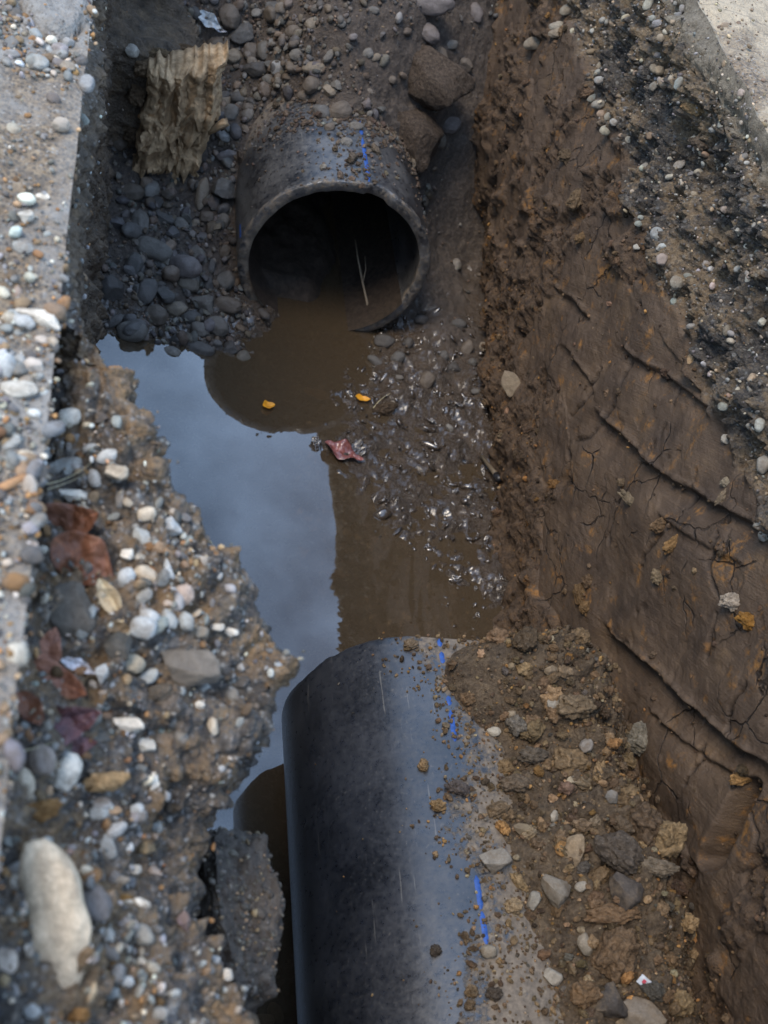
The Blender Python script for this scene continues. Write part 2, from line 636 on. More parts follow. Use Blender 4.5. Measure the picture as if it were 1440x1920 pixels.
def mat_water():
    m = NT('muddy_water')
    p = m.pos()
    tr = m.n('ShaderNodeBsdfTransparent')
    tr.inputs['Color'].default_value = (0.62, 0.50, 0.36, 1)
    df = m.n('ShaderNodeBsdfDiffuse')
    df.inputs['Color'].default_value = (0.112, 0.080, 0.049, 1)
    mx = m.n('ShaderNodeMixShader')
    mx.inputs[0].default_value = 0.5
    m.l(tr.outputs[0], mx.inputs[1])
    m.l(df.outputs[0], mx.inputs[2])
    gl = m.n('ShaderNodeBsdfGlossy')
    gl.inputs['Roughness'].default_value = 0.0
    gl.inputs['Color'].default_value = (1, 1, 1, 1)
    rip = m.noise(p, 9, 2, 0.4)
    nb = m.bump(rip, 0.0003, 0.4)
    m.l(nb, gl.inputs['Normal'])
    fr = m.n('ShaderNodeFresnel')
    fr.inputs['IOR'].default_value = 2.05
    m2 = m.n('ShaderNodeMixShader')
    m.l(fr.outputs[0], m2.inputs[0])
    m.l(mx.outputs[0], m2.inputs[1])
    m.l(gl.outputs[0], m2.inputs[2])
    return m.done(m2.outputs[0])


M = {
    'left': mat_left_wall(),
    'pave_l': mat_pavement('cracked_concrete', (0.60, 0.56, 0.50), 0.54),
    'pave_r': mat_pavement('sandy_concrete', (0.95, 0.76, 0.52), 0.46),
    'right': mat_right_wall(),
    'floor': mat_floor(),
    'mound': mat_mound(),
    'stone': mat_stone('river_stone', False, 0.68, (0.17, 0.125, 0.085)),
    'stone_damp': mat_stone('damp_stone', False, 0.45, (0.085, 0.068, 0.055), 0.62, 0.4),
    'stone_soil': mat_stone('soiled_stone', False, 0.85, (0.15, 0.11, 0.072), 0.9, 0.25),
    'pebbles': mat_stone('pebble_mix', True, 0.5, (0.10, 0.072, 0.048)),
    'clod': mat_clod('soil_clod', False),
    'clods': mat_clod('soil_crumbs', True),
    'asphalt': mat_stone('asphalt_chunk', False, 0.6, (0.17, 0.14, 0.11), 0.9, 0.25, 1.6),
    'pipe_far': mat_pipe('black_plastic_dirty', 0.85),
    'pipe_near': mat_pipe('black_plastic', 0.24),
    'blue': mat_plain('blue_plastic', (0.022, 0.072, 0.26), 0.5, 0.35, 70),
    'water': mat_water(),
    'mudlump': mat_plain('wet_mud', (0.05, 0.037, 0.027), 0.22, 0.4, 60, 0.6, 0.006, Coat_Weight=0.9, Coat_Roughness=0.06, Coat_IOR=1.7),
}


# ------------------------------------------------------------------ sheets of terrain
SHEETS = {}


def grid_normals(P):
    du = np.gradient(P, axis=1)
    dv = np.gradient(P, axis=0)
    n = np.cross(du, dv)
    n /= np.maximum(np.linalg.norm(n, axis=-1, keepdims=True), 1e-9)
    return n


def reg_sheet(name, P, keep=None):
    N = grid_normals(P)
    du = np.linalg.norm(np.gradient(P, axis=1), axis=-1)
    dv = np.linalg.norm(np.gradient(P, axis=0), axis=-1)
    view = CAM_O - P
    flip = np.sign((N * view).sum(-1).mean()) or 1
    N = N * flip
    px, py, dep = project(P)
    SHEETS[name] = dict(P=P.reshape(-1, 3), N=N.reshape(-1, 3), A=(du * dv).ravel(), px=px.ravel(), py=py.ravel(), d=dep.ravel(), keep=np.ones(P.shape[0] * P.shape[1], bool) if keep is None else keep.ravel())
    return flip


def loft(ctrl, counts, vrows):
    """ctrl: list of (u(v), z(v)) arrays; counts: samples per segment"""
    cols = []
    for k in range(len(ctrl) - 1):
        n = counts[k]
        for j in range(n + (1 if k == len(ctrl) - 2 else 0)):
            t = j / n
            cols.append((ctrl[k][0] * (1 - t) + ctrl[k + 1][0] * t, ctrl[k][1] * (1 - t) + ctrl[k + 1][1] * t))
    U = np.stack([c[0] for c in cols], 1)
    Z = np.stack([c[1] for c in cols], 1)
    V = np.repeat(vrows[:, None], U.shape[1], 1)
    return U, V, Z


def smooth_cols(A, n):
    for _ in range(n):
        A[:, 1:-1] = 0.25 * A[:, :-2] + 0.5 * A[:, 1:-1] + 0.25 * A[:, 2:]
    return A


def smooth_rows(A, n):
    for _ in range(n):
        A[1:-1] = 0.25 * A[:-2] + 0.5 * A[1:-1] + 0.25 * A[2:]
    return A


def build_sheet(name, P, mat, attrs=None, keep_faces=None):
    flip = reg_sheet(name, P)
    F = grid_faces(P.shape[0], P.shape[1])
    if flip < 0:
        F = F[:, ::-1]
    if keep_faces is not None:
        F = F[keep_faces(P.reshape(-1, 3)[F].mean(1))]
    me = np_mesh(name, P, F, True, mat)
    for k, a in (attrs or {}).items():
        add_attr(me, k, a)
    o = link(bpy.data.objects.new(name, me))
    return tag(o, kind='structure')


GROUND_Z = 1.898
EDGE_L, EDGE_R = 0.067, 1.888
VD = np.concatenate([np.linspace(-0.4, 0.35, 24)[:-1], np.linspace(0.35, 1.9, 290)[:-1], np.linspace(1.9, 5.4, 370), np.linspace(5.4, 6.6, 40)[1:]])

# ---- left bank: outline of the broken shelf, in photo pixels with its height
SIL = [(118, 640, 1.76), (180, 705, 1.74), (236, 760, 1.72), (258, 812, 1.71), (292, 850, 1.70), (288, 905, 1.69), (340, 950, 1.68), (392, 985, 1.66),
       (420, 1050, 1.65), (470, 1120, 1.63), (524, 1210, 1.61), (520, 1300, 1.61), (505, 1360, 1.59), (440, 1420, 1.54), (395, 1500, 1.47), (368, 1600, 1.42),
       (356, 1700, 1.42), (410, 1800, 1.45), (470, 1880, 1.46), (500, 1960, 1.46)]
sil = []
for a, b, z in SIL:
    w = at_z(a, b, z)
    u, v = xy2uv(w[0], w[1])
    sil.append((v, u, z))
sil.sort()
sv = np.array([s[0] for s in sil])
su = np.interp(VD, sv, [s[1] for s in sil])
sz = np.interp(VD, sv, [s[2] for s in sil])
far_t = sstep(1.70, 1.86, VD)
edge_wob = 0.005 * fbm(np.stack([VD * 3, VD * 0, VD * 0], -1), 1.0, 3)
shelf_u = su * (1 - far_t) + (EDGE_L + 0.012) * far_t
shelf_z = sz * (1 - far_t) + (GROUND_Z - 0.16) * far_t
block = sstep(4.64, 4.74, VD)                # clay left standing beside the far pipe
back = sstep(5.00, 5.10, VD)
one = np.ones_like(VD)
eu = EDGE_L + edge_wob
lev = sstep(1.8, 3.4, VD)
z5, z6, z7, z8 = 1.16 - 0.24 * lev, 1.00 - 0.28 * lev, 0.95 - 0.29 * lev, 0.45 - 0.17 * lev
ctrl = [
    (eu, GROUND_Z * one),
    (eu + 0.004, (GROUND_Z - 0.10) * one - 0.07 * (1 - far_t)),
    (0.62 * eu + 0.38 * shelf_u, 0.45 * (GROUND_Z - 0.14) + 0.55 * (shelf_z + 0.07 * (1 - far_t))),
    (0.28 * eu + 0.72 * shelf_u, shelf_z + 0.075 * (1 - far_t)),
    (shelf_u, shelf_z),
    (shelf_u + 0.012 - 0.05 * (1 - far_t), shelf_z - 0.10 - 0.16 * (1 - far_t)),
    (np.interp(VD, [-1, 0.5, 0.95, 1.12, 1.4, 1.7, 2.2, 9], [0.30, 0.42, 0.47, 0.44, 0.28, 0.17, 0.15, 0.17]) * (1 - back) + 0.36 * back, z5),
    (np.interp(VD, [-1, 0.5, 0.95, 1.12, 1.4, 1.7, 2.2, 9], [0.30, 0.42, 0.46, 0.43, 0.27, 0.19, 0.19, 0.21]) * (1 - block) + (0.24 * (1 - back) + 0.46 * back) * block, z6),
    (np.interp(VD, [-1, 0.5, 0.95, 1.12, 1.4, 1.7, 2.2, 9], [0.28, 0.40, 0.43, 0.40, 0.27, 0.21, 0.21, 0.23]) * (1 - block) + 0.58 * block, z7),
    (np.interp(VD, [-1, 1.7, 2.2, 9], [0.24, 0.26, 0.27, 0.27]) * (1 - block) + 0.58 * block, z8),
    (np.interp(VD, [-1, 1.7, 2.2, 9], [0.28, 0.30, 0.31, 0.31]) * (1 - block) + 0.50 * block, -0.02 * one),
    (np.interp(VD, [-1, 1.7, 2.2, 9], [0.28, 0.30, 0.31, 0.31]), -0.35 * one),
]
U, V, Z = loft(ctrl, [8, 36, 38, 38, 22, 40, 10, 8, 28, 26, 8], VD)
smooth_cols(U, 3)
smooth_cols(Z, 3)
smooth_rows(U, 3)
smooth_rows(Z, 3)
P = W(U, V, Z)
N = grid_normals(P)
N *= np.sign((N * (CAM_O - P)).sum(-1, keepdims=True).mean())
d_edge = np.clip((np.arange(P.shape[1]) - 8) / 6, 0, 1)[None, :]
disp = 0.050 * fbm(P, 5, 4) + 0.028 * fbm(P, 19, 4, 0.6)
f1, f2 = worley(P + 0.02 * fbm(P, 12, 2)[..., None], 30)
peb = np.clip(0.55 - f1, 0, 1)
disp += 0.030 * np.sqrt(peb) * (0.4 + 0.6 * sstep(-0.2, 0.3, fbm(P, 7, 2, off=9)))
f1b, _ = worley(P, 70)
disp += 0.010 * np.clip(0.6 - f1b, 0, 1)
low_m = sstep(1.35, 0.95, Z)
shelfz = sstep(1.95, 1.7, V)
disp = disp * (0.35 + 0.65 * np.maximum(shelfz, 0.6))
disp -= 0.035 * sstep(0.2, 0.6, ridged(P, 6, 2)) * low_m * 0.5
disp *= d_edge * np.minimum(1, 0.25 + d_edge)
P = P + N * disp[..., None]
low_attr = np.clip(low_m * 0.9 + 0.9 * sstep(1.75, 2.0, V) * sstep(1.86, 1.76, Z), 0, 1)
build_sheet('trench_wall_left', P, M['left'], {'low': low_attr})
left_edge_row = P[:, 0].copy()

# ---- left pavement
uu = np.concatenate([[-40, -12, -4, -1.7, -1.0], np.linspace(-0.62, EDGE_L - 0.004, 84)])
vv = np.concatenate([[-20, -6, -2, -0.8], VD, [7.5, 9, 14, 25, 70]])
U, V = np.meshgrid(uu, vv)
Z = np.full(U.shape, GROUND_Z)
P = W(U, V, Z)
near = sstep(-1.4, -0.7, U) * sstep(-0.3, 0.2, V) * sstep(6.5, 6.0, V)
rim = sstep(EDGE_L - 0.0, EDGE_L - 0.03, U)
dz = 0.012 * fbm(P, 4, 3) + 0.006 * fbm(P, 22, 4, 0.6)
f1, _ = worley(P, 55)
dz += 0.010 * np.clip(0.5 - f1, 0, 1) * sstep(-0.15, 0.25, fbm(P, 3.0, 3, off=4))
# broken-off upper layer of the concrete beyond the crack
ppx, ppy, _ = project(P)
dcr, tcr, scr_side = seg_dist(ppx, ppy, [(20, -60), (40, 10), (60, 45), (85, 62), (110, 72), (135, 70), (150, 52), (170, 45)])
dz += 0.02 * in_poly(ppx, ppy, [(45, -400), (45, 10), (62, 42), (85, 58), (110, 68), (135, 66), (150, 48), (190, 40), (400, -400)])
dz -= 0.022 * np.exp(-(dcr / 5) ** 2)
Z = Z + dz * near * rim
P = W(U, V, Z)
er = np.interp(vv, VD, left_edge_row[:, 0], left=np.nan, right=np.nan)
ok = ~np.isnan(er)
P[ok, -1, :] = np.stack([er[ok], np.interp(vv[ok], VD, left_edge_row[:, 1]), np.interp(vv[ok], VD, left_edge_row[:, 2])], -1)
bare_l = np.clip(0.42 * sstep(EDGE_L - 0.05, EDGE_L - 0.02, U) + in_poly(ppx, ppy, [(30, -500), (30, 20), (80, 75), (165, 90), (175, -500)]), 0, 1)
build_sheet('pavement_left', P, M['pave_l'], {'bare': bare_l})

# ---- right wall
b0 = np.interp(VD, [-1, 1.5, 2.1, 2.58, 3.3, 4.3, 5.2, 8], [1.92, 1.92, 1.86, 1.83, 1.94, 2.03, 1.95, 1.9])
b4 = np.interp(VD, [-1, 1.5, 2.1, 2.58, 3.3, 4.3, 5.2, 8], [1.93, 1.93, 1.88, 1.86, 1.90, 1.92, 1.88, 1.85])
b8 = np.interp(VD, [-1, 2.1, 3.3, 4.3, 8], [1.925, 1.89, 1.88, 1.87, 1.85])
b13 = np.interp(VD, [-1, 2.1, 3.3, 4.3, 8], [1.915, 1.905, 1.90, 1.87, 1.86])
brim = EDGE_R + 0.02 + 0.03 * fbm(np.stack([VD * 2.2, VD * 0, VD * 0 + 3], -1), 1, 4)
ctrl = [(b0 - 0.02, -0.3 * one), (b0, 0 * one), (b4, 0.4 * one), (b8, 0.8 * one), (b13, 1.32 * one), (0.5 * b13 + 0.5 * brim + 0.02, 1.6 * one), (brim - 0.022, (GROUND_Z - 0.105) * one), (brim - 0.020, (GROUND_Z - 0.10) * one), (brim + 0.012, GROUND_Z * one)]
U, V, Z = loft(ctrl, [8, 84, 88, 116, 52, 40, 5, 12], VD)
Z0 = Z.copy()
smooth_cols(U, 4)
P = W(U, V, Z)
N = grid_normals(P)
N *= np.sign((N * (CAM_O - P)).sum(-1, keepdims=True).mean())
px, py, _ = project(P)
bnd = 1.34 + 0.09 * fbm(P, 3.2, 4, off=2) + 0.06 * sstep(3.4, 4.4, V)
grav = sstep(bnd - 0.025, bnd + 0.025, Z)
SMEAR = [(1020, 560), (1130, 470), (1290, 700), (1460, 860), (1460, 1560), (1330, 1660), (1210, 1480), (1120, 1240), (1000, 1110), (1020, 960), (1080, 900), (1060, 760), (1010, 660)]
sm = in_poly(px, py, SMEAR).astype(np.float32)
for _ in range(12):
    smooth_rows(sm, 1)
    smooth_cols(sm, 1)
patches = sstep(-0.10, 0.06, fbm(P * np.array([1, 1, 0.6]), 6.0, 3, off=5)) * sstep(0.30, 0.55, Z)
nsm = fbm(P, 9, 4, off=8)
smear = np.clip(sstep(0.35, 0.65, sm + 0.35 * nsm), 0, 1)
smear = np.maximum(smear, 0.85 * patches) * (1 - grav)
pr2 = fbm(P * np.array([1, 1, 0.5]), 12, 3, off=27)
rough_d = 0.060 * fbm(P, 4.0, 4) + 0.018 * fbm(P, 15, 4, 0.6) + 0.004 * ridged(P, 28, 3, 0.6) + 0.008 * (np.floor(pr2 * 3) / 3)
f1, f2 = worley(P, 34)
rough_d += 0.014 * np.clip(0.6 - f1, 0, 1)
smooth_d = 0.034 * fbm(P, 2.6, 1) + 0.0025 * fbm(P, 22, 3, 0.5)
# stepped clay plates
pl = fbm(P * np.array([1, 1, 0.55]), 7, 2, off=21)
smooth_d += 0.012 * (np.floor(pl * 4) / 4 + 0.25 * sstep(0.85, 1.0, pl * 4 - np.floor(pl * 4)))
f1g, f2g = worley(P + 0.01 * fbm(P, 20, 2)[..., None], 42)
grav_d = 0.085 * fbm(P, 4.5, 4, 0.6, off=3) + 0.032 * fbm(P, 20, 5, 0.65) + 0.014 * ridged(P, 30, 3, 0.6) + 0.012 * np.sqrt(np.clip(0.5 - f1g, 0, 1))
grav_d -= 0.035
disp = smear * smooth_d + (1 - smear) * rough_d
disp = disp * (1 - grav) + grav * grav_d
# grooves drawn by the bucket teeth
RIDGES = [
    ([(1165, 640), (1190, 668), (1240, 695), (1290, 735), (1330, 765)], 0.020, 5, 30),
    ([(1116, 760), (1140, 790), (1170, 815), (1200, 846), (1245, 886), (1295, 912), (1345, 942), (1420, 985), (1470, 1010)], 0.028, 6, 44),
    ([(1060, 640), (1090, 690), (1120, 740)], 0.014, 5, 24),
    ([(1130, 1160), (1180, 1212), (1222, 1248), (1270, 1300), (1320, 1342), (1372, 1388), (1440, 1432), (1500, 1470)], 0.036, 6, 56),
    ([(1030, 530), (1075, 560), (1105, 600)], 0.016, 5, 24),
    ([(1205, 1320), (1260, 1372), (1320, 1420), (1400, 1462)], 0.014, 5, 28),
    ([(1240, 960), (1310, 1010), (1400, 1060)], 0.012, 5, 30),
]
ridge_d = np.full(px.shape, 1e3)
for pts, amp, w1, w2 in RIDGES:
    d, t, s = seg_dist(px, py, pts)
    ridge_d = np.minimum(ridge_d, d)
    d = d + 3.0 * fbm(P, 12, 2, off=31)
    fade = sstep(0, 0.08, t) * sstep(1.0, 0.9, t)
    disp += amp * 0.5 * np.exp(-(d / w1) ** 2) * fade * (0.6 + 0.6 * fbm(P, 14, 3, off=61))
    disp -= amp * np.exp(-(d / w2) ** 2) * (s < 0) * fade * (1 - np.exp(-(d / w1) ** 2))
# slot left by a tooth
d, t, s = seg_dist(px, py, [(1335, 1610), (1362, 1550), (1392, 1480)])
disp -= 0.085 * sstep(28, 14, d)
# shrinkage cracks
crack = np.zeros(px.shape)
CRACKS = [
    [(1068, 832), (1086, 826), (1105, 820), (1118, 802), (1130, 790)], [(1238, 884), (1252, 858), (1270, 832)], [(1135, 1180), (1155, 1182), (1180, 1212)],
    [(1200, 1152), (1215, 1135), (1226, 1120)], [(1138, 1022), (1143, 985), (1155, 950), (1166, 925)], [(1306, 882), (1292, 938), (1276, 980)], [(1180, 670), (1165, 720), (1135, 792)],
    [(1340, 1150), (1330, 1200), (1318, 1235)], [(1060, 920), (1066, 880), (1068, 840)], [(1400, 1280), (1370, 1330), (1360, 1380)], [(1310, 1380), (1300, 1430), (1285, 1470)],
    [(1120, 690), (1095, 750), (1070, 780)], [(1250, 1000), (1215, 1040), (1205, 1062)], [(1395, 1500), (1420, 1560), (1412, 1630)], [(1370, 1640), (1400, 1628), (1425, 1600)],
    [(1190, 1520), (1205, 1470), (1210, 1430)], [(1260, 720), (1250, 780), (1225, 840)], [(1420, 900), (1408, 960)], [(1345, 1000), (1330, 1060), (1345, 1120)],
]
for pts in CRACKS:
    d, t, s = seg_dist(px, py, pts)
    d = np.abs(d + 4 * fbm(P, 25, 2, off=13))
    w = 1.3 + 1.4 * np.sin(np.clip(t, 0, 1) * math.pi)
    c = np.exp(-(d / w) ** 2) * (1 - grav)
    crack = np.maximum(crack, c)
disp -= 0.012 * crack
# dark hollow beside the far pipe
disp -= 0.10 * np.exp(-((px - 862) / 45) ** 2 - ((py - 470) / 120) ** 2)
ncol = P.shape[1]
kk = np.arange(ncol)
disp *= np.clip((ncol - 1 - kk) / 12, 0.10, 1)[None, :] ** 1.3
P = P + N * disp[..., None]
slab = sstep(GROUND_Z - 0.105, GROUND_Z - 0.085, Z0 + 0.018 * fbm(P, 9, 3, off=17))
build_sheet('trench_wall_right', P, M['right'], {'gravel': grav, 'smear': smear, 'crack': crack, 'slab': slab})
right_edge_row = P[:, -1].copy()

# ---- right pavement
uu = np.concatenate([np.linspace(EDGE_R, 2.6, 56), [3.1, 4, 6, 14, 40]])
U, V = np.meshgrid(uu, vv)
bb = np.interp(vv, VD, brim + 0.012)
U = U + (bb[:, None] - EDGE_R) * sstep(2.4, 1.9, U)
P = W(U, V, np.full(U.shape, GROUND_Z))
near = sstep(3.2, 2.6, U) * sstep(-0.3, 0.2, V) * sstep(6.5, 6.0, V) * sstep(0.0, 0.03, U - bb[:, None])
Z = GROUND_Z + near * (0.016 * fbm(P, 4, 3, off=6) + 0.006 * fbm(P, 30, 4, 0.6) - 0.02 * sstep(0.06, 0.0, U - bb[:, None]))
P = W(U, V, Z)
er = np.interp(vv, VD, right_edge_row[:, 0], left=np.nan, right=np.nan)
ok = ~np.isnan(er)
P[ok, 0, :] = np.stack([er[ok], np.interp(vv[ok], VD, right_edge_row[:, 1]), np.interp(vv[ok], VD, right_edge_row[:, 2])], -1)
build_sheet('pavement_right', P, M['pave_r'])

# ---- ground closing the trench at both ends
for nm, v0, v1, sgn in (('ground_far', 6.45, 70, 1), ('ground_near', -0.3, -20, -1)):
    vr = np.array([v0, v0 + sgn * 0.02, v0 + sgn * 0.5, v0 + sgn * 4, v1])
    ur = np.linspace(EDGE_L - 0.03, EDGE_R + 0.08, 40)
    U, V = np.meshgrid(ur, vr)
    Z = np.full(U.shape, GROUND_Z - 0.006)
    Z[0] = -0.3
    build_sheet(nm, W(U, V, Z), M['pave_l'])

# ---- floor
AX_Z, PR, PT = 0.314, 0.40, 0.046             # pipe axis height, radius, wall thickness
FAR_U, NEAR_U = 1.216, 1.303
FAR_V, NEAR_V = 4.07, 1.945
FL = [(300, 750, -.12), (450, 900, -.15), (550, 1100, -.15), (480, 1400, -.15), (470, 720, -.09), (560, 650, -.07), (640, 620, -.05), (500, 1550, -.15), (200, 720, -.10), (420, 1000, -.15),
      (540, 760, -.06), (600, 820, -.012), (650, 950, -.024), (700, 1120, -.06), (760, 1150, -.05), (850, 1120, -.032), (820, 1000, -.010), (780, 900, .004), (760, 850, .006), (690, 790, .006), (760, 760, .02), (860, 800, .004),
      (720, 690, .02), (850, 700, .035), (800, 620, .06), (880, 640, .07), (925, 900, .012), (938, 1080, .01), (880, 930, .0), (840, 860, -.002),
      (230, 640, -.01), (330, 642, -.005), (400, 662, -.005), (450, 655, -.01), (480, 600, .03), (300, 590, .04), (400, 560, .06), (220, 560, .05), (300, 480, .10), (400, 450, .13), (300, 400, .14), (400, 350, .24),
      (430, 250, .42), (300, 345, .17), (500, 150, .60), (450, 80, .62), (545, 185, .63), (640, 150, .80), (600, 50, .93), (700, 100, .90), (750, 50, 1.0), (850, 60, .95), (870, 250, .60), (840, 330, .42), (870, 480, .12), (860, 570, .07),
      (450, -20, .80), (640, -20, 1.03), (850, -20, 1.10), (640, 212, .715), (700, 225, .70), (760, 260, .62)]
fp = []
for a, b, z in FL:
    w = at_z(a, b, z)
    fp.append((*xy2uv(w[0], w[1]), z))
for u in (.1, .7, 1.3, 2.0):
    fp.append((u, 6.5, 1.86))
    fp.append((u, 5.8, 1.42))
for v in (-.3, 0.6, 1.4):
    for u in (.3, 1.0, 1.9):
        fp.append((u, v, -.15))
ftps = tps(fp)
uu = np.linspace(0.08, 2.25, 270)
vv = np.concatenate([np.linspace(-0.3, 1.5, 40)[:-1], np.linspace(1.5, 5.5, 400), np.linspace(5.5, 6.6, 30)[1:]])
U, V = np.meshgrid(uu, vv)
Z = ftps(U, V)
P = W(U, V, Z)
mud = sstep(0.10, 0.03, Z) * sstep(0.95, 1.15, U)
gr = 1 - mud
dz = gr * (0.035 * fbm(P, 7, 4) + 0.012 * fbm(P, 30, 4, 0.6)) * sstep(-0.1, 0.05, Z + 0.05)
f1, _ = worley(P * np.array([1, 1, 0.4]), 26)
dz += mud * (0.018 * fbm(P, 6, 3) + 0.012 * fbm(P, 24, 3, .6) + 0.018 * ridged(P, 14, 4, 0.6) * sstep(-0.3, 0.35, fbm(P, 5, 2, off=3)) - 0.004 + 0.014 * np.clip(0.45 - f1, 0, 1))
dz *= 1 - 0.75 * sstep(-0.05, -0.10, Z)
Z = Z + dz
P = W(U, V, Z)


def keep_floor(C):
    u, v = xy2uv(C[:, 0], C[:, 1])
    r = np.hypot(u - FAR_U, C[:, 2] - AX_Z)
    return ~((r < PR - 0.008) & (v > FAR_V - 0.005))


wet = np.clip(sstep(0.11, 0.03, Z) * 1.0, 0, 1)
build_sheet('trench_floor', P, M['floor'], {'wet': wet}, keep_floor)

# ---- water
WU, WV = np.meshgrid(np.linspace(0.1, 2.2, 12), np.linspace(-0.3, 6.0, 30))
wme = np_mesh('water', W(WU, WV, np.zeros(WU.shape)), grid_faces(30, 12), True, M['water'])
tag(link(bpy.data.objects.new('water', wme)), kind='structure')

# ---- soil heaped on the near pipe
mp = []
for v, row in {
    0.45: [(.2, .45), (.35, .66), (.55, .66), (.75, .62), (.95, .62), (1.15, .75)],
    1.2: [(.2, .45), (.40, .64), (.55, .625), (.70, .60), (.85, .56), (1.0, .56), (1.15, .7)],
    1.5: [(.2, .45), (.40, .645), (.52, .645), (.64, .655), (.80, .63), (.95, .58), (1.15, .7)],
    1.8: [(.2, .45), (.36, .655), (.46, .675), (.60, .70), (.75, .685), (.90, .61), (1.1, .66)],
    2.1: [(.2, .45), (.36, .655), (.46, .68), (.60, .70), (.74, .66), (.90, .56), (1.1, .6)],
    2.38: [(.2, .42), (.36, .64), (.48, .665), (.60, .655), (.74, .58), (.90, .46), (1.1, .5)],
    2.52: [(.2, .05), (.36, .08), (.48, .10), (.60, .14), (.74, .28), (.90, .36), (1.1, .5)],
    2.75: [(.2, -.2), (.36, -.2), (.48, -.18), (.60, -.12), (.74, .03), (.90, .2), (1.1, .4)],
}.items():
    mp += [(u + 0.946, v - 0.46, z + 0.055 + float(np.interp(u, [.4, .5, .62, .74, .84, .92, 1.0, 1.2], [0, .012, .075, .085, .01, -.12, -.20, -.24])) * (v < 2.45)) for u, z in row]
mtps = tps(mp)
uu = np.linspace(1.17, 2.08, 190)
vv = np.concatenate([np.linspace(-0.1, 0.45, 30)[:-1], np.linspace(0.45, 2.4, 340)])
U, V = np.meshgrid(uu, vv)
Z = mtps(U, V)
P = W(U, V, Z)
sw = sstep(1.30, 1.55, U)
f1, f2 = worley(P, 20)
f1b, _ = worley(P, 55)
dz = 0.040 * fbm(P, 5, 4) + 0.018 * fbm(P, 24, 4, 0.65) + 0.055 * np.clip(0.55 - f1, 0, 1) + 0.016 * np.clip(0.5 - f1b, 0, 1)
Z = Z + dz * (0.25 + 0.75 * sw) - 0.010 + 0.05 * sw * np.clip(fbm(P, 8, 3, off=50), -0.6, 1)
P = W(U, V, Z)
build_sheet('soil_mound', P, M['mound'])


# ------------------------------------------------------------------ pipes
def make_pipe(name, u0, v0, v1, mat, seed, chip=None):
    """tube along the trench; the cut end is at v0"""
    root = empty(name, (*uv2xy(u0, v0), AX_Z))
    sgn = 1 if v1 > v0 else -1
    L = abs(v1 - v0)
    nseg = 192
    a = np.linspace(0, 2 * math.pi, nseg, endpoint=False)
    ca, sa = np.sin(a), np.cos(a)                              # angle 0 is the crown
    ring_n = np.stack([ca * 1.3, sa * 1.3, np.full(nseg, seed)], -1)
    cut = 0.014 * fbm(ring_n, 1.0, 2) + 0.006 * fbm(ring_n, 5, 3)
    if chip:
        a0, wdt, dep = chip
        cut += dep * sstep(wdt, wdt * 0.7, np.abs((a - a0 + math.pi) % (2 * math.pi) - math.pi))
    ts = np.concatenate([[0, 0.004, 0.02], np.linspace(0.05, 1.2, 60), [1.6, 2.4, L]])
    ts = ts[ts <= L]
    rings = []
    for t in ts:                                               # outside
        k = max(0, 1 - t / 0.5)
        r = PR - (0.004 if t == 0 else 0)
        rings.append(np.stack([r * ca, sgn * (t + cut * k), r * sa], -1))
    inner = []
    for t in ts[:40]:
        k = max(0, 1 - t / 0.5)
        r = PR - PT + (0.003 if t == 0 else 0)
        inner.append(np.stack([r * ca, sgn * (t + cut * k), r * sa], -1))
    inner.append(np.stack([(PR - PT) * ca, np.full(nseg, sgn * L), (PR - PT) * sa], -1))
    allr = inner[::-1] + rings
    nr = len(allr)
    Vt = np.concatenate(allr)
    i = np.arange(nr * nseg).reshape(nr, nseg)
    j = np.roll(i, -1, axis=1)
    F = np.stack([i[:-1], j[:-1], j[1:], i[1:]], -1).reshape(-1, 4)
    if sgn < 0:
        F = F[:, ::-1]
    me = np_mesh('pipe_wall', Vt, F, True, mat)
    Pw = np.stack([*uv2xy(u0 + Vt[:, 0], v0 + Vt[:, 1]), AX_Z + Vt[:, 2]], -1)
    o = link(bpy.data.objects.new('pipe_wall', me), root)
    return root, me, Vt, Pw, cut


def stripe(root, a0, t0, t1, width, sgn, dark=False):
    """thin coloured strip let into the pipe's skin"""
    n = max(4, int(abs(t1 - t0) / 0.006))
    rows = []
    for k in range(n + 1):
        t = t0 + (t1 - t0) * k / n
        for q in range(5):
            aa = a0 + (q / 4 - 0.5) * width / PR * min(1, 0.25 + 6 * min(k, n - k) / n)
            r = PR + (0.0016 if 0 < q < 4 else -0.001)
            rows.append((r * math.sin(aa), sgn * t, r * math.cos(aa)))
    F = grid_faces(n + 1, 5)
    if sgn > 0:
        F = F[:, ::-1]
    me = np_mesh('blue_stripe', np.array(rows), F, True, M['blue'])
    return link(bpy.data.objects.new('blue_stripe', me), root)


far_pipe, fme, fV, fW, fcut = make_pipe('plastic_pipe', FAR_U, FAR_V, 8.0, M['pipe_far'], 1.5, (R(11), R(9), 0.020))
tag(far_pipe, 'black plastic pipe with open mouth above the puddle and gravel behind it', 'pipe', 'buried plastic pipes')
fpx, fpy, fd = project(fW)
outer = np.hypot(fV[:, 0], fV[:, 2]) > PR - 0.01
soil = np.where(outer, 0.62 * sstep(0.40, 0.62, fV[:, 1] + 0.10 * np.sin(fV[:, 0] * 9)) + 0.06 * sstep(0.1, 0.38, np.abs(fV[:, 0])), 0.30)
ang = np.arctan2(fV[:, 0], fV[:, 2])
soil = np.where(~outer & (ang < R(-48)), 0.72, soil)
soil = np.where(fV[:, 1] < 0.03, np.maximum(soil, 0.50), soil)
add_attr(fme, 'soil', soil)
for t0, t1 in ((0.03, 0.34), (0.36, 0.46)):
    stripe(far_pipe, R(3.5), t0, t1, 0.021, 1)
stripe(far_pipe, R(-88), 0.03, 0.12, 0.022, 1)

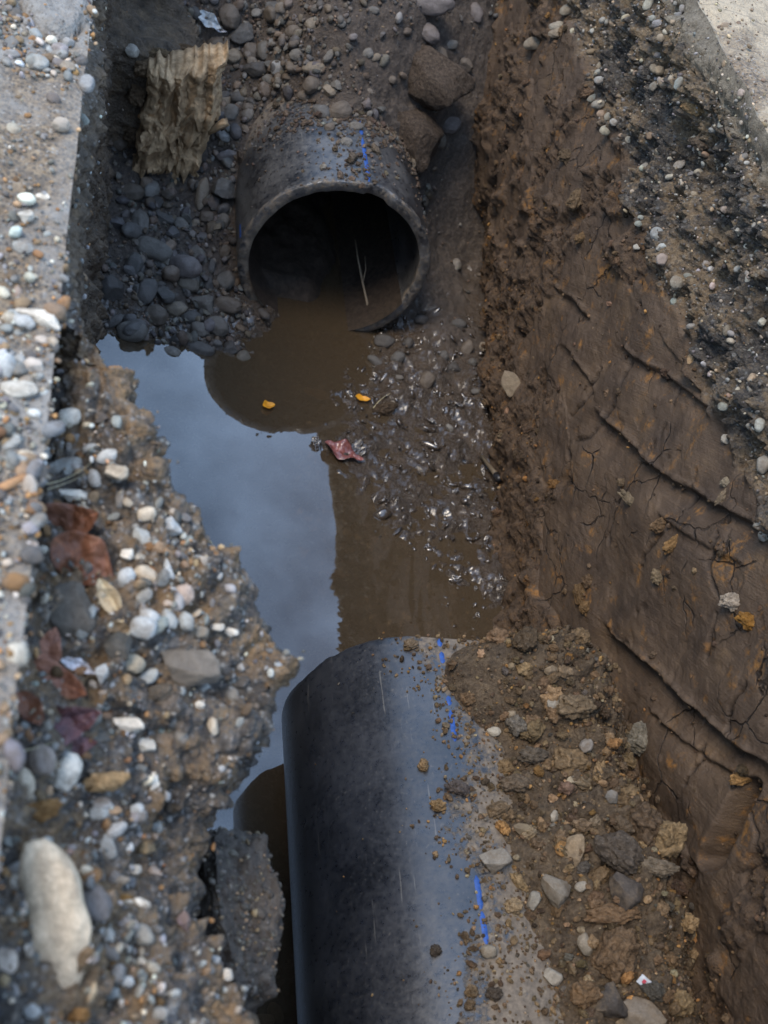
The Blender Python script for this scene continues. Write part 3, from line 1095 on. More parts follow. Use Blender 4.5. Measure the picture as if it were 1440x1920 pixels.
near_pipe, nme, nV, nW, ncut = make_pipe('plastic_pipe', NEAR_U, NEAR_V, -0.9, M['pipe_near'], 7.5)
tag(near_pipe, 'black plastic pipe in front with loose soil heaped over its side', 'pipe', 'buried plastic pipes')
npx, npy, nd = project(nW)
d, t, s = seg_dist(npx, npy, [(735, 1190), (800, 1255), (850, 1330), (872, 1420), (840, 1500), (835, 1570), (890, 1640), (900, 1740), (870, 1800), (860, 1900), (850, 2000)])
soil = np.where(s < 0, 0.30 - d / 200, 0.42 + np.clip(d / 260, 0, 0.35))
soil = np.where(np.abs(nV[:, 1]) < 0.06, np.maximum(soil, 0.46 * sstep(-0.28, -0.08, nV[:, 0])), soil)
soil = np.where(nV[:, 2] < 0.0, 0.2, soil)
add_attr(nme, 'soil', np.clip(soil, 0, 1))
for t0, t1, a0 in ((0.018, 0.045, -9.4), (0.062, 0.10, -9.4), (0.205, 0.235, -9.4), (0.25, 0.345, -9.4), (0.715, 0.80, -9.4), (0.805, 0.885, -9.4)):
    stripe(near_pipe, R(a0), t0, t1, 0.017, -1)

for nm, Vv, Wv in (('far', fV, fW), ('near', nV, nW)):
    sel = np.hypot(Vv[:, 0], Vv[:, 2]) > PR - 0.002
    nn = np.stack([*uv2xy(Vv[sel, 0], 0 * Vv[sel, 0]), Vv[sel, 2]], -1) / PR
    a_, b_, c_ = project(Wv[sel])
    SHEETS['pipe_' + nm] = dict(P=Wv[sel], N=nn, A=np.full(sel.sum(), 2.6e-4), px=a_, py=b_, d=c_, keep=np.ones(sel.sum(), bool))

su_, sv_ = np.meshgrid(np.linspace(-0.335, 0.335, 80), np.linspace(-0.02, 1.6, 90))
SP = W(FAR_U + su_, FAR_V + sv_, 0 * su_)
sz_s = -0.06 + 0.11 * sstep(0.0, 0.22, sv_) * sstep(0.16, 0.02, su_ + 0.05 * np.sin(sv_ * 9)) + 0.08 * sstep(0.3, 1.2, sv_) + 0.02 * fbm(SP, 9, 4)
bowl = AX_Z - np.sqrt(np.maximum((PR - PT) ** 2 - su_ ** 2, 1e-4))
sz_s = np.maximum(sz_s, bowl + 0.004)
sme = np_mesh('sediment', np.stack([su_, sv_, sz_s - AX_Z], -1), grid_faces(90, 80), True, mat_plain('pipe_silt', (.034, .024, .017), 0.8, 0.5, 40, 0.3, 0.008))
link(bpy.data.objects.new('sediment', sme), far_pipe)

# ------------------------------------------------------------------ what the camera meets at a pixel
CELL = 8
ALLP = np.concatenate([s['P'] for s in SHEETS.values()])
ALLN = np.concatenate([s['N'] for s in SHEETS.values()])
ALLX = np.concatenate([s['px'] for s in SHEETS.values()])
ALLY = np.concatenate([s['py'] for s in SHEETS.values()])
ALLD = np.concatenate([s['d'] for s in SHEETS.values()])
nx, ny = 1440 // CELL + 60, 1920 // CELL + 60
cx_i = np.floor(ALLX / CELL).astype(int) + 30
cy_i = np.floor(ALLY / CELL).astype(int) + 30
inb = (cx_i >= 0) & (cx_i < nx) & (cy_i >= 0) & (cy_i < ny) & (ALLD > 0.3)
zbuf = np.full(nx * ny, 99.0)
np.minimum.at(zbuf, (cy_i * nx + cx_i)[inb], ALLD[inb])
zbuf = zbuf.reshape(ny, nx)
_zp = np.pad(zbuf, 1, mode='edge')
zbuf = np.min([_zp[a:a + ny, b:b + nx] for a in range(3) for b in range(3)], axis=0)

bpy.context.view_layer.update()
_dg = bpy.context.evaluated_depsgraph_get()
TREES = []
for _o in COL.objects:
    if _o.type == 'MESH' and _o.name.split('.')[0] not in ('water', 'blue_stripe', 'ground_far', 'ground_near'):
        TREES.append((BVHTree.FromObject(_o, _dg), _o.matrix_world.copy()))


def cast(px, py):
    d = Vector(ray(px, py)).normalized()
    best = None
    for tree, mw_ in TREES:
        inv = mw_.inverted()
        h = tree.ray_cast(inv @ Vector(CAM_O), inv.to_3x3() @ d)
        if h[0] is not None and (best is None or h[3] < best[2]):
            best = (mw_ @ h[0], mw_.to_3x3() @ h[1], h[3])
    return best


def hit(px, py):
    """surface point, mean normal and depth under a photo pixel"""
    c = cast(px, py)
    if c is None:
        c = cast(min(max(px, 10), 1430), min(max(py, 10), 1910))
    n = np.zeros(3)
    for a, b in ((0, 0), (9, 0), (-9, 0), (0, 9), (0, -9), (6, 6), (-6, -6)):
        q = cast(px + a, py + b)
        if q is not None and abs(q[2] - c[2]) < 0.12:
            m_ = np.array(q[1])
            n += m_ * (1 if m_ @ CAM_B > 0 else -1)
    n /= np.linalg.norm(n) + 1e-9
    p = np.array(c[0])
    return p, n, float((p - CAM_O) @ CAM_F)


def visible(px, py, d, tol=0.10):
    ix = np.clip(np.floor(px / CELL).astype(int) + 30, 0, nx - 1)
    iy = np.clip(np.floor(py / CELL).astype(int) + 30, 0, ny - 1)
    return d < zbuf[iy, ix] + tol


# ------------------------------------------------------------------ stone shapes
def ico(sub):
    bm = bmesh.new()
    bmesh.ops.create_icosphere(bm, subdivisions=sub, radius=1.0)
    Vt = np.array([v.co[:] for v in bm.verts])
    Ft = np.array([[v.index for v in f.verts] for f in bm.faces])
    bm.free()
    return Vt, Ft


ICO = {k: ico(k) for k in (1, 2, 3, 4, 5)}


def round_shape(sub, seed):
    Vt, Ft = ICO[sub]
    r = np.random.default_rng(seed)
    q = Vt.copy()
    e = r.uniform(0.75, 1.05, 3)
    q = np.sign(q) * np.abs(q) ** e
    q *= (1 + 0.16 * fbm(Vt, 0.9, 2, off=seed * 3.1)[:, None] + 0.03 * fbm(Vt, 3.0, 2, off=seed)[:, None])
    q[:, 0] += 0.12 * q[:, 1] * r.normal()
    return q / np.abs(q).max(0), Ft


def angular_shape(sub, seed, cuts=9, rough=0.075):
    Vt, Ft = ICO[sub]
    r = np.random.default_rng(seed + 100)
    q = Vt * 1.25
    for _ in range(cuts):
        n = r.normal(size=3)
        n /= np.linalg.norm(n)
        d = r.uniform(0.62, 0.9)
        t = q @ n - d
        q = q - np.outer(np.clip(t, 0, None), n) * 0.97
    q = q * (1 + rough * fbm(Vt, 3.5, 3, off=seed)[:, None] + 0.06 * fbm(Vt, 1.2, 2, off=seed + 5)[:, None])
    return q / np.abs(q).max(0), Ft


def clod_shape(sub, seed, amp=0.35):
    Vt, Ft = ICO[sub]
    q = Vt * (1 + amp * fbm(Vt, 1.3, 4, 0.6, off=seed * 2.7)[:, None])
    f1, _ = worley(Vt + seed, 2.2)
    q *= (1 + 0.28 * (0.5 - f1))[:, None]
    return q / np.abs(q).max(0), Ft


ROUND = [round_shape(4, i) for i in range(8)]
ANG = [angular_shape(4, i) for i in range(7)]
CLOD = [clod_shape(5, i) for i in range(7)]
ROUND_S = [round_shape(2, i + 20) for i in range(8)]
ROUND_T = [round_shape(1, i + 40) for i in range(6)]
ANG_S = [angular_shape(2, i + 20) for i in range(6)]
CLOD_S = [clod_shape(2, i + 20, 0.3) for i in range(6)]
CLOD_T = [clod_shape(1, i + 50, 0.25) for i in range(5)]
MESH = {}
for nm, lib, sm_ in (('round', ROUND, True), ('angular', ANG, True), ('clod', CLOD, True), ('round_s', ROUND_S, True), ('angular_s', ANG_S, False), ('clod_s', CLOD_S, False)):
    MESH[nm] = [(q, f, sm_) for q, f in lib]
_mesh_cache = {}


def shape_mesh(lib, k, matname):
    key = (lib, k, matname)
    if key not in _mesh_cache:
        q, f, sm_ = MESH[lib][k]
        _mesh_cache[key] = np_mesh(lib + '_stone', q, f, sm_, M[matname])
    return _mesh_cache[key]


THINGS = []          # everything that still needs a label that singles it out


def stone_px(name, px, py, w, h, ang, col, lib='round', k=None, mat='stone', sink=0.35, thick=0.75, lift=0.0):
    """a stone whose outline at photo pixel (px, py) has half axes w, h (pixels), long axis turned by ang degrees"""
    p, n, dep = hit(px, py)
    sx, sy = w * dep / FPX, h * dep / FPX
    szz = thick * min(sx, sy)
    ca_, sa_ = math.cos(R(ang)), math.sin(R(ang))
    X = CAM_R * ca_ + CAM_U * sa_
    Yv = -CAM_R * sa_ + CAM_U * ca_
    B = CAM_B
    p = p + n * (min(sx, sy) * (0.5 - sink) + lift) + B * szz * 0.2
    k = random.randrange(len(MESH[lib])) if k is None else k
    o = bpy.data.objects.new(name, shape_mesh(lib, k, mat))
    Mx = Matrix(((X[0], Yv[0], B[0], p[0]), (X[1], Yv[1], B[1], p[1]), (X[2], Yv[2], B[2], p[2]), (0, 0, 0, 1)))
    o.matrix_world = Mx @ Matrix.Diagonal((sx, sy, szz, 1))
    o.color = (col[0] * 1.07, col[1] * 0.98, col[2] * 0.85, 1)
    link(o)
    return o


def rand_rot(n, r):
    q = r.normal(size=(n, 4))
    q /= np.linalg.norm(q, axis=1, keepdims=True)
    w, x, y, z = q.T
    return np.stack([np.stack([1 - 2 * (y * y + z * z), 2 * (x * y - z * w), 2 * (x * z + y * w)], -1),
                     np.stack([2 * (x * y + z * w), 1 - 2 * (x * x + z * z), 2 * (y * z - x * w)], -1),
                     np.stack([2 * (x * z - y * w), 2 * (y * z + x * w), 1 - 2 * (x * x + y * y)], -1)], 1)


def lay_rot(N, r):
    """local z along the surface normal (loosely), random heading"""
    n = N + r.normal(size=N.shape) * 0.30
    n /= np.linalg.norm(n, axis=1, keepdims=True)
    t = r.normal(size=N.shape)
    x = np.cross(n, t)
    x /= np.linalg.norm(x, axis=1, keepdims=True)
    y = np.cross(n, x)
    return np.stack([x, y, n], -1)


def sample(sheet, n, weight, seed, marg=160, need_vis=False):
    s = SHEETS[sheet]
    r = np.random.default_rng(seed)
    fr = (s['px'] > -marg) & (s['px'] < 1440 + marg) & (s['py'] > -marg) & (s['py'] < 1920 + marg) & (s['d'] > 0.4)
    w = s['A'] * weight * fr * s['keep']
    if need_vis:
        w = w * visible(s['px'], s['py'], s['d'])
    w = w / w.sum()
    idx = r.choice(len(w), size=n, p=w)
    jit = r.normal(size=(n, 3)) * np.sqrt(s['A'][idx])[:, None] * 0.5
    return idx, s['P'][idx] + jit, s['N'][idx], r


WARM = np.array([1.08, 0.98, 0.84])


def pick_cols(pal, n, r, var=0.18):
    pal = np.array(pal)
    wts = pal[:, 3] / pal[:, 3].sum()
    c = pal[r.choice(len(pal), size=n, p=wts), :3]
    c = c * np.exp(r.normal(size=(n, 1)) * var)
    return np.clip(c * WARM * (1 + r.normal(size=(n, 3)) * 0.03), 0.005, 0.85)


class Heap:
    """many small pieces joined in one mesh of kind stuff"""

    def __init__(self):
        self.V, self.F, self.C, self.n = [], [], [], 0

    def add(self, P, N, size, aspect, cols, lib, r, sink=0.3, lay=True):
        n = len(P)
        Rm = lay_rot(N, r) if lay else rand_rot(n, r)
        sc = np.stack([size * aspect[:, 0], size * aspect[:, 1], size * aspect[:, 2]], -1)
        base = P + N * (size * aspect[:, 2] * (1 - 2 * sink))[:, None]
        which = r.integers(0, len(lib), n)
        for k, (q, f) in enumerate(lib):
            m = np.nonzero(which == k)[0]
            if not len(m):
                continue
            v = q[None] * sc[m][:, None, :]
            v = np.einsum('nij,nkj->nki', Rm[m], v) + base[m][:, None, :]
            nv = q.shape[0]
            ff = f[None] + (np.arange(len(m)) * nv)[:, None, None] + self.n
            self.V.append(v.reshape(-1, 3))
            self.F.append(ff.reshape(-1, 3))
            c = np.concatenate([np.repeat(cols[m], nv, 0), np.ones((len(m) * nv, 1))], 1)
            self.C.append(c)
            self.n += len(m) * nv

    def build(self, name, mat, smooth=True):
        me = np_mesh(name, np.concatenate(self.V), np.concatenate(self.F), smooth, mat)
        add_attr(me, 'tone', np.concatenate(self.C), True)
        o = link(bpy.data.objects.new(name, me))
        return tag(o, kind='stuff')


def singles(name, P, N, size, aspect, cols, lib, mat, r, sink=0.3):
    Rm = lay_rot(N, r)
    out = []
    for i in range(len(P)):
        k = int(r.integers(0, len(MESH[lib])))
        o = bpy.data.objects.new(name, shape_mesh(lib, k, mat))
        s = size[i] * aspect[i]
        p = P[i] + N[i] * s[2] * (1 - 2 * sink)
        m3 = Rm[i]
        Mx = Matrix(((*m3[0], p[0]), (*m3[1], p[1]), (*m3[2], p[2]), (0, 0, 0, 1)))
        o.matrix_world = Mx @ Matrix.Diagonal((*s, 1))
        o.color = (*cols[i], 1)
        link(o)
        out.append(o)
    return out


def aspects(n, r, flat=0.68):
    a = np.stack([r.uniform(0.95, 1.35, n), r.uniform(0.72, 1.0, n), r.uniform(flat - 0.15, flat + 0.15, n)], -1)
    return a


# ------------------------------------------------------------------ palettes: r, g, b, weight
PAL_BANK = [(.31, .325, .34, 3), (.41, .37, .315, 2.0), (.19, .20, .205, 3), (.115, .115, .118, 2.4), (.26, .19, .125, 2.6), (.54, .51, .47, 1.0), (.23, .245, .26, 2), (.24, .14, .068, 2.0)]
PAL_FAR = [(.095, .095, .10, 3), (.125, .117, .11, 3), (.07, .07, .075, 2), (.155, .15, .148, 1.2), (.115, .094, .078, 2.5), (.20, .205, .215, .4)]
PAL_BAND = [(.25, .25, .25, 2), (.30, .27, .23, 2), (.24, .25, .26, 2), (.28, .22, .16, 2), (.36, .34, .31, .5), (.15, .15, .16, 1)]
PAL_SOIL = [(.125, .09, .057, 4), (.165, .118, .073, 3), (.08, .058, .04, 2.6), (.20, .165, .12, 1.0), (.24, .14, .058, .7), (.10, .092, .084, .8)]
PAL_CLAY = [(.095, .068, .048, 3), (.125, .086, .057, 2), (.07, .05, .037, 2), (.21, .118, .047, .6)]
PAL_MUD = [(.05, .038, .028, 3), (.065, .048, .034, 2), (.04, .032, .026, 2)]

# ------------------------------------------------------------------ stones one can point at, read off the photograph
G1, G2, G3, G4 = (.085, .086, .09), (.12, .117, .114), (.165, .165, .165), (.22, .23, .245)
BR, TN, DK, MV = (.105, .09, .078), (.18, .157, .13), (.055, .054, .056), (.125, .113, .117)
FAR_STONES = [
    # px, py, w, h, angle, colour, shape
    (407, 87, 19, 17, 0, BR, 'round'), (438, 107, 18, 15, 20, TN, 'round'), (423, 191, 13, 11, 0, TN, 'round'), (435, 213, 15, 17, 0, G2, 'round'), (423, 257, 12, 11, 0, G4, 'round'),
    (433, 292, 27, 12, 5, MV, 'angular'), (403, 382, 13, 16, 20, MV, 'round'), (380, 362, 34, 12, 80, TN, 'round'), (345, 400, 12, 11, 0, G4, 'round'), (340, 423, 16, 12, -40, G2, 'round'),
    (368, 422, 10, 11, 0, TN, 'round'), (420, 415, 13, 15, 0, G2, 'round'), (388, 408, 14, 11, 0, BR, 'round'), (400, 432, 12, 14, 0, BR, 'round'), (262, 425, 32, 18, 95, G2, 'round'),
    (287, 470, 38, 21, -22, G2, 'round'), (247, 362, 24, 17, 10, BR, 'round'), (293, 383, 22, 15, -20, DK, 'angular'), (307, 413, 22, 15, -30, G1, 'angular'), (373, 480, 21, 13, -60, G2, 'round'),
    (422, 473, 14, 10, 80, BR, 'round'), (347, 487, 24, 15, -40, G1, 'angular'), (252, 497, 22, 17, 70, G1, 'round'), (355, 528, 17, 16, -40, G3, 'round'), (390, 532, 16, 15, 0, DK, 'angular'),
    (423, 528, 19, 17, 40, G2, 'round'), (397, 500, 14, 7, 80, G1, 'round'), (265, 552, 27, 22, 80, G1, 'angular'), (213, 540, 30, 27, 0, DK, 'angular'), (308, 550, 24, 16, -40, G1, 'angular'),
    (385, 570, 27, 19, -20, G2, 'angular'), (425, 573, 27, 16, -10, BR, 'round'), (330, 580, 21, 15, 20, TN, 'round'), (293, 592, 22, 20, 0, BR, 'round'), (360, 597, 22, 14, -10, G1, 'round'),
    (375, 620, 18, 16, 0, G2, 'round'), (407, 612, 23, 18, -20, G2, 'round'), (248, 623, 30, 20, 0, G2, 'round'), (330, 637, 16, 12, 20, DK, 'angular'), (377, 655, 27, 14, -10, G1, 'round'),
    (432, 653, 18, 15, 30, DK, 'angular'), (431, 32, 21, 24, 0, BR, 'round'), (458, 62, 32, 20, 20, G1, 'angular'), (482, 25, 11, 9, 0, G3, 'round'), (520, 22, 26, 18, -40, G1, 'angular'),
    (588, 48, 15, 13, 20, TN, 'round'), (553, 62, 18, 15, 20, BR, 'round'), (470, 98, 15, 17, 0, BR, 'round'), (497, 95, 20, 14, 85, G2, 'round'), (522, 130, 16, 14, -60, G4, 'round'),
    (589, 128, 23, 13, 5, TN, 'round'), (560, 105, 17, 13, 0, G2, 'round'), (585, 160, 18, 16, 40, BR, 'round'), (617, 168, 17, 12, -30, TN, 'angular'), (617, 105, 15, 8, 60, G2, 'round'),
    (482, 130, 28, 17, 0, DK, 'angular'), (550, 127, 15, 12, -10, BR, 'round'), (632, 160, 13, 10, 0, G2, 'angular'), (450, 185, 17, 13, -10, G1, 'round'), (467, 205, 13, 12, 0, BR, 'round'),
    (508, 152, 16, 11, -20, G2, 'round'), (802, 8, 50, 24, 0, MV, 'round'), (892, 25, 20, 13, -75, MV, 'round'), (802, 62, 26, 16, -35, MV, 'round'), (845, 85, 15, 9, 15, G2, 'round'),
    (827, 108, 22, 12, -75, BR, 'round'), (845, 235, 19, 17, 60, MV, 'round'), (875, 122, 20, 12, -30, BR, 'angular'), (640, 210, 24, 19, 10, BR, 'round'), (604, 213, 19, 15, 0, G1, 'round'),
    (650, 267, 12, 9, 0, G3, 'round'), (618, 240, 11, 8, 20, BR, 'round'), (668, 238, 14, 9, -10, G2, 'round'), (705, 275, 8, 8, 0, G1, 'round'), (570, 180, 12, 10, 0, BR, 'round'),
    (690, 100, 11, 10, 0, G3, 'round'), (705, 108, 11, 7, 30, TN, 'round'), (640, 45, 10, 8, 0, G2, 'round'), (700, 20, 12, 8, 0, G2, 'round'), (735, 150, 9, 8, 0, BR, 'round'),
    # earth packed about the clay stump
    (272, 128, 26, 18, 10, (.12, .085, .055), 'clod'), (258, 175, 20, 26, 0, (.10, .072, .048), 'clod'), (300, 104, 30, 13, 0, (.13, .095, .06), 'clod'), (345, 92, 24, 10, -5, (.12, .085, .055), 'clod'), (246, 240, 18, 30, 0, (.09, .065, .045), 'clod'), (247, 96, 14, 13, 0, (.34, .33, .31), 'round'),
    # stones in the wet mud by the foot of the clay wall
    (720, 640, 20, 14, -10, DK, 'round'), (745, 672, 15, 12, 30, G1, 'round'), (705, 678, 18, 9, -30, G1, 'round'), (765, 645, 12, 10, 70, DK, 'round'), (800, 715, 18, 14, 60, BR, 'round'),
    (832, 668, 11, 10, 0, G1, 'round'), (875, 655, 17, 12, 60, BR, 'round'), (886, 680, 9, 9, 0, G1, 'round'), (850, 690, 18, 12, 10, DK, 'angular'), (752, 668, 8, 7, 0, G1, 'round'), (860, 610, 16, 12, 0, DK, 'round'),
    (790, 600, 14, 10, 10, DK, 'round'), (905, 650, 14, 8, 80, TN, 'angular'), (892, 735, 10, 6, 0, G1, 'round'), (843, 803, 9, 6, -50, G3, 'round'), (748, 708, 9, 5, 0, G2, 'round'),
]
B1, B2, B3, B4, B5 = (.45, .48, .51), (.58, .57, .54), (.34, .36, .37), (.54, .48, .40), (.72, .69, .64)
BANK_STONES = [
    (118, 880, 38, 20, 20, B3, 'round'), (180, 895, 20, 13, -70, B1, 'round'), (134, 780, 22, 17, 10, B2, 'round'), (172, 840, 16, 11, 15, B1, 'round'), (205, 855, 24, 14, 25, B1, 'round'),
    (218, 880, 26, 17, -10, B4, 'angular'), (137, 930, 30, 14, -10, B5, 'angular'), (277, 965, 19, 14, 15, B4, 'round'), (270, 1010, 28, 16, -60, B3, 'angular'), (318, 992, 28, 20, 20, B1, 'angular'),
    (237, 1037, 15, 13, 0, B5, 'angular'), (275, 1078, 25, 18, -35, B4, 'round'), (237, 1085, 22, 17, 60, B1, 'round'), (317, 1068, 24, 11, -75, B1, 'angular'), (270, 1117, 18, 12, 40, B3, 'round'),
    (343, 1113, 22, 20, 0, (.42, .34, .30), 'round'), (270, 1176, 26, 22, -10, B1, 'round'), (280, 1155, 20, 13, -20, B1, 'round'), (318, 1160, 20, 14, -40, B3, 'round'), (348, 1165, 20, 15, -60, B3, 'round'),
    (405, 1173, 16, 9, 0, B2, 'angular'), (432, 1183, 15, 8, -5, B5, 'round'), (377, 1185, 15, 12, 0, (.25, .23, .20), 'round'), (245, 1245, 22, 19, -20, (.36, .33, .27), 'round'), (277, 1270, 22, 14, 25, B3, 'round'),
    (193, 1262, 14, 20, 0, B1, 'angular'), (65, 690, 26, 19, 15, (.55, .50, .46), 'angular'), (35, 735, 36, 18, 5, B2, 'round'), (80, 600, 52, 17, -18, B5, 'angular'), (45, 608, 22, 15, -20, B1, 'round'),
    (73, 123, 19, 15, -20, B3, 'round'), (43, 470, 21, 14, 0, B3, 'round'), (48, 412, 17, 15, 0, B2, 'angular'), (80, 372, 16, 8, 0, B5, 'round'), (10, 690, 22, 26, 0, B1, 'round'), (33, 680, 14, 18, 20, B1, 'angular'),
    (20, 838, 32, 12, 35, B3, 'angular'), (28, 868, 24, 13, 0, B3, 'round'), (55, 915, 14, 24, 0, (.45, .40, .36), 'round'), (90, 850, 9, 12, 0, B1, 'round'),
    (237, 1362, 34, 17, -10, B5, 'angular'), (270, 1398, 22, 15, -25, B2, 'angular'), (126, 1443, 40, 26, 70, B5, 'round'), (80, 1425, 32, 26, -60, (.27, .24, .23), 'round'), (48, 1470, 34, 19, -80, B4, 'round'),
    (200, 1465, 48, 22, 5, (.38, .27, .155), 'clod'), (287, 1470, 22, 13, 80, B5, 'angular'), (258, 1515, 13, 10, 0, B1, 'round'), (185, 1527, 20, 13, 0, B3, 'round'), (203, 1592, 30, 17, -70, B3, 'angular'),
    (250, 1630, 15, 11, 0, B2, 'angular'), (225, 1650, 19, 9, 5, (.33, .30, .26), 'round'), (265, 1695, 17, 9, -10, B5, 'round'), (265, 1748, 27, 18, -35, (.27, .26, .24), 'round'), (262, 1805, 15, 13, 30, B4, 'round'),
    (205, 1812, 24, 16, 75, (.32, .18, .07), 'clod'), (422, 1825, 15, 12, 0, B5, 'angular'), (8, 1795, 28, 26, -50, (.50, .44, .40), 'round'), (28, 1660, 16, 19, 20, B5, 'round'), (75, 1520, 58, 24, 15, (.32, .185, .08), 'clod'),
    (230, 1690, 24, 12, 20, (.30, .19, .08), 'clod'), (375, 1322, 10, 8, 0, B2, 'round'), (240, 1840, 14, 11, 0, B1, 'round'), (210, 1860, 16, 12, 20, B3, 'round'), (60, 1895, 16, 14, 0, B1, 'round'),
    (330, 1860, 15, 11, 0, B3, 'angular'), (400, 1800, 13, 9, 0, B1, 'round'), (300, 1900, 15, 12, 0, B3, 'round'), (490, 1912, 24, 14, 0, (.45, .40, .36), 'angular'), (515, 1900, 14, 22, 30, (.33, .29, .25), 'round'),
    (150, 1900, 26, 16, 10, (.30, .17, .07), 'clod'), (205, 1755, 12, 16, 20, B3, 'round'), (380, 1290, 14, 10, 10, B3, 'angular'), (400, 1360, 12, 18, 0, B4, 'angular'), (160, 1475, 9, 8, 0, B2, 'round'),
    (130, 1600, 12, 8, 30, (.36, .24, .2), 'angular'), (345, 1730, 14, 20, 20, (.20, .15, .16), 'angular'), (295, 1555, 11, 16, 0, B3, 'angular'), (240, 1590, 9, 12, 0, B1, 'angular'),
]
MOUND_STONES = [
    (922, 1617, 35, 25, 0, (.20, .19, .175), 'angular'), (1047, 1672, 40, 26, -50, (.18, .165, .145), 'angular'), (1076, 1598, 46, 20, 80, (.23, .18, .125), 'angular'), (1000, 1692, 22, 14, 70, (.22, .215, .20), 'angular'),
    (960, 1700, 20, 16, 0, (.26, .20, .13), 'clod'), (972, 1655, 24, 13, -60, (.23, .17, .10), 'clod'), (1165, 1605, 62, 38, -35, (.085, .072, .062), 'clod'), (1230, 1622, 42, 20, -15, (.15, .125, .098), 'clod'),
    (1172, 1668, 46, 34, -60, (.07, .062, .058), 'angular'), (1145, 1710, 58, 22, 5, (.15, .10, .062), 'clod'), (1157, 1785, 58, 42, 60, (.13, .09, .058), 'clod'), (1095, 1767, 23, 14, -60, (.22, .20, .17), 'round'),
    (1142, 1732, 15, 10, 40, (.24, .22, .19), 'round'), (1030, 1830, 22, 17, -30, (.25, .235, .21), 'angular'), (1040, 1317, 15, 14, 40, (.30, .29, .27), 'round'), (925, 1372, 14, 10, 10, (.34, .32, .28), 'round'),
    (1097, 1395, 14, 12, 30, (.22, .21, .205), 'round'), (1040, 1530, 15, 10, 70, (.28, .26, .23), 'angular'), (1150, 1495, 15, 13, 0, (.16, .155, .15), 'angular'), (1068, 1466, 17, 8, 30, (.33, .29, .22), 'angular'),
    (1147, 1392, 17, 13, 0, (.26, .15, .07), 'clod'), (1080, 1325, 42, 26, 0, (.15, .115, .078), 'clod'), (968, 1470, 34, 18, 0, (.12, .095, .072), 'clod'), (1000, 1420, 30, 20, -10, (.10, .085, .07), 'clod'),
    (817, 1783, 13, 12, 0, (.06, .05, .042), 'clod'), (795, 1437, 13, 14, 0, (.22, .155, .09), 'clod'), (927, 1865, 20, 16, 0, (.07, .058, .048), 'clod'), (885, 1860, 16, 14, 0, (.15, .11, .07), 'clod'),
    (822, 1512, 18, 13, 0, (.22, .15, .08), 'clod'), (860, 1480, 30, 15, -15, (.085, .075, .075), 'clod'), (930, 1520, 26, 16, 20, (.14, .105, .07), 'clod'), (1090, 1550, 22, 14, 0, (.15, .11, .075), 'clod'),
    (990, 1560, 30, 12, -20, (.17, .14, .10), 'angular'), (1120, 1640, 30, 18, 30, (.14, .10, .062), 'clod'), (1095, 1862, 34, 26, 0, (.15, .10, .06), 'clod'), (1208, 1905, 58, 36, -35, (.17, .15, .13), 'angular'),
    (1150, 1880, 40, 34, 10, (.055, .05, .048), 'angular'), (915, 1785, 16, 13, 0, (.20, .185, .16), 'round'), (1090, 1662, 13, 10, 30, (.26, .245, .22), 'round'), (1100, 1470, 26, 14, -20, (.15, .12, .085), 'clod'),
    (1060, 1260, 24, 14, -25, (.17, .13, .09), 'clod'), (1035, 1255, 16, 12, 0, (.20, .16, .115), 'angular'), (770, 1210, 16, 12, 0, (.16, .125, .09), 'clod'), (880, 1885, 12, 12, 0, (.11, .08, .052), 'clod'),
    (1000, 1350, 18, 12, 0, (.17, .12, .08), 'clod'), (1130, 1450, 22, 15, 20, (.14, .105, .072), 'clod'), (1170, 1550, 26, 16, -40, (.11, .085, .062), 'clod'), (960, 1340, 14, 9, 20, (.21, .18, .14), 'angular'),
]
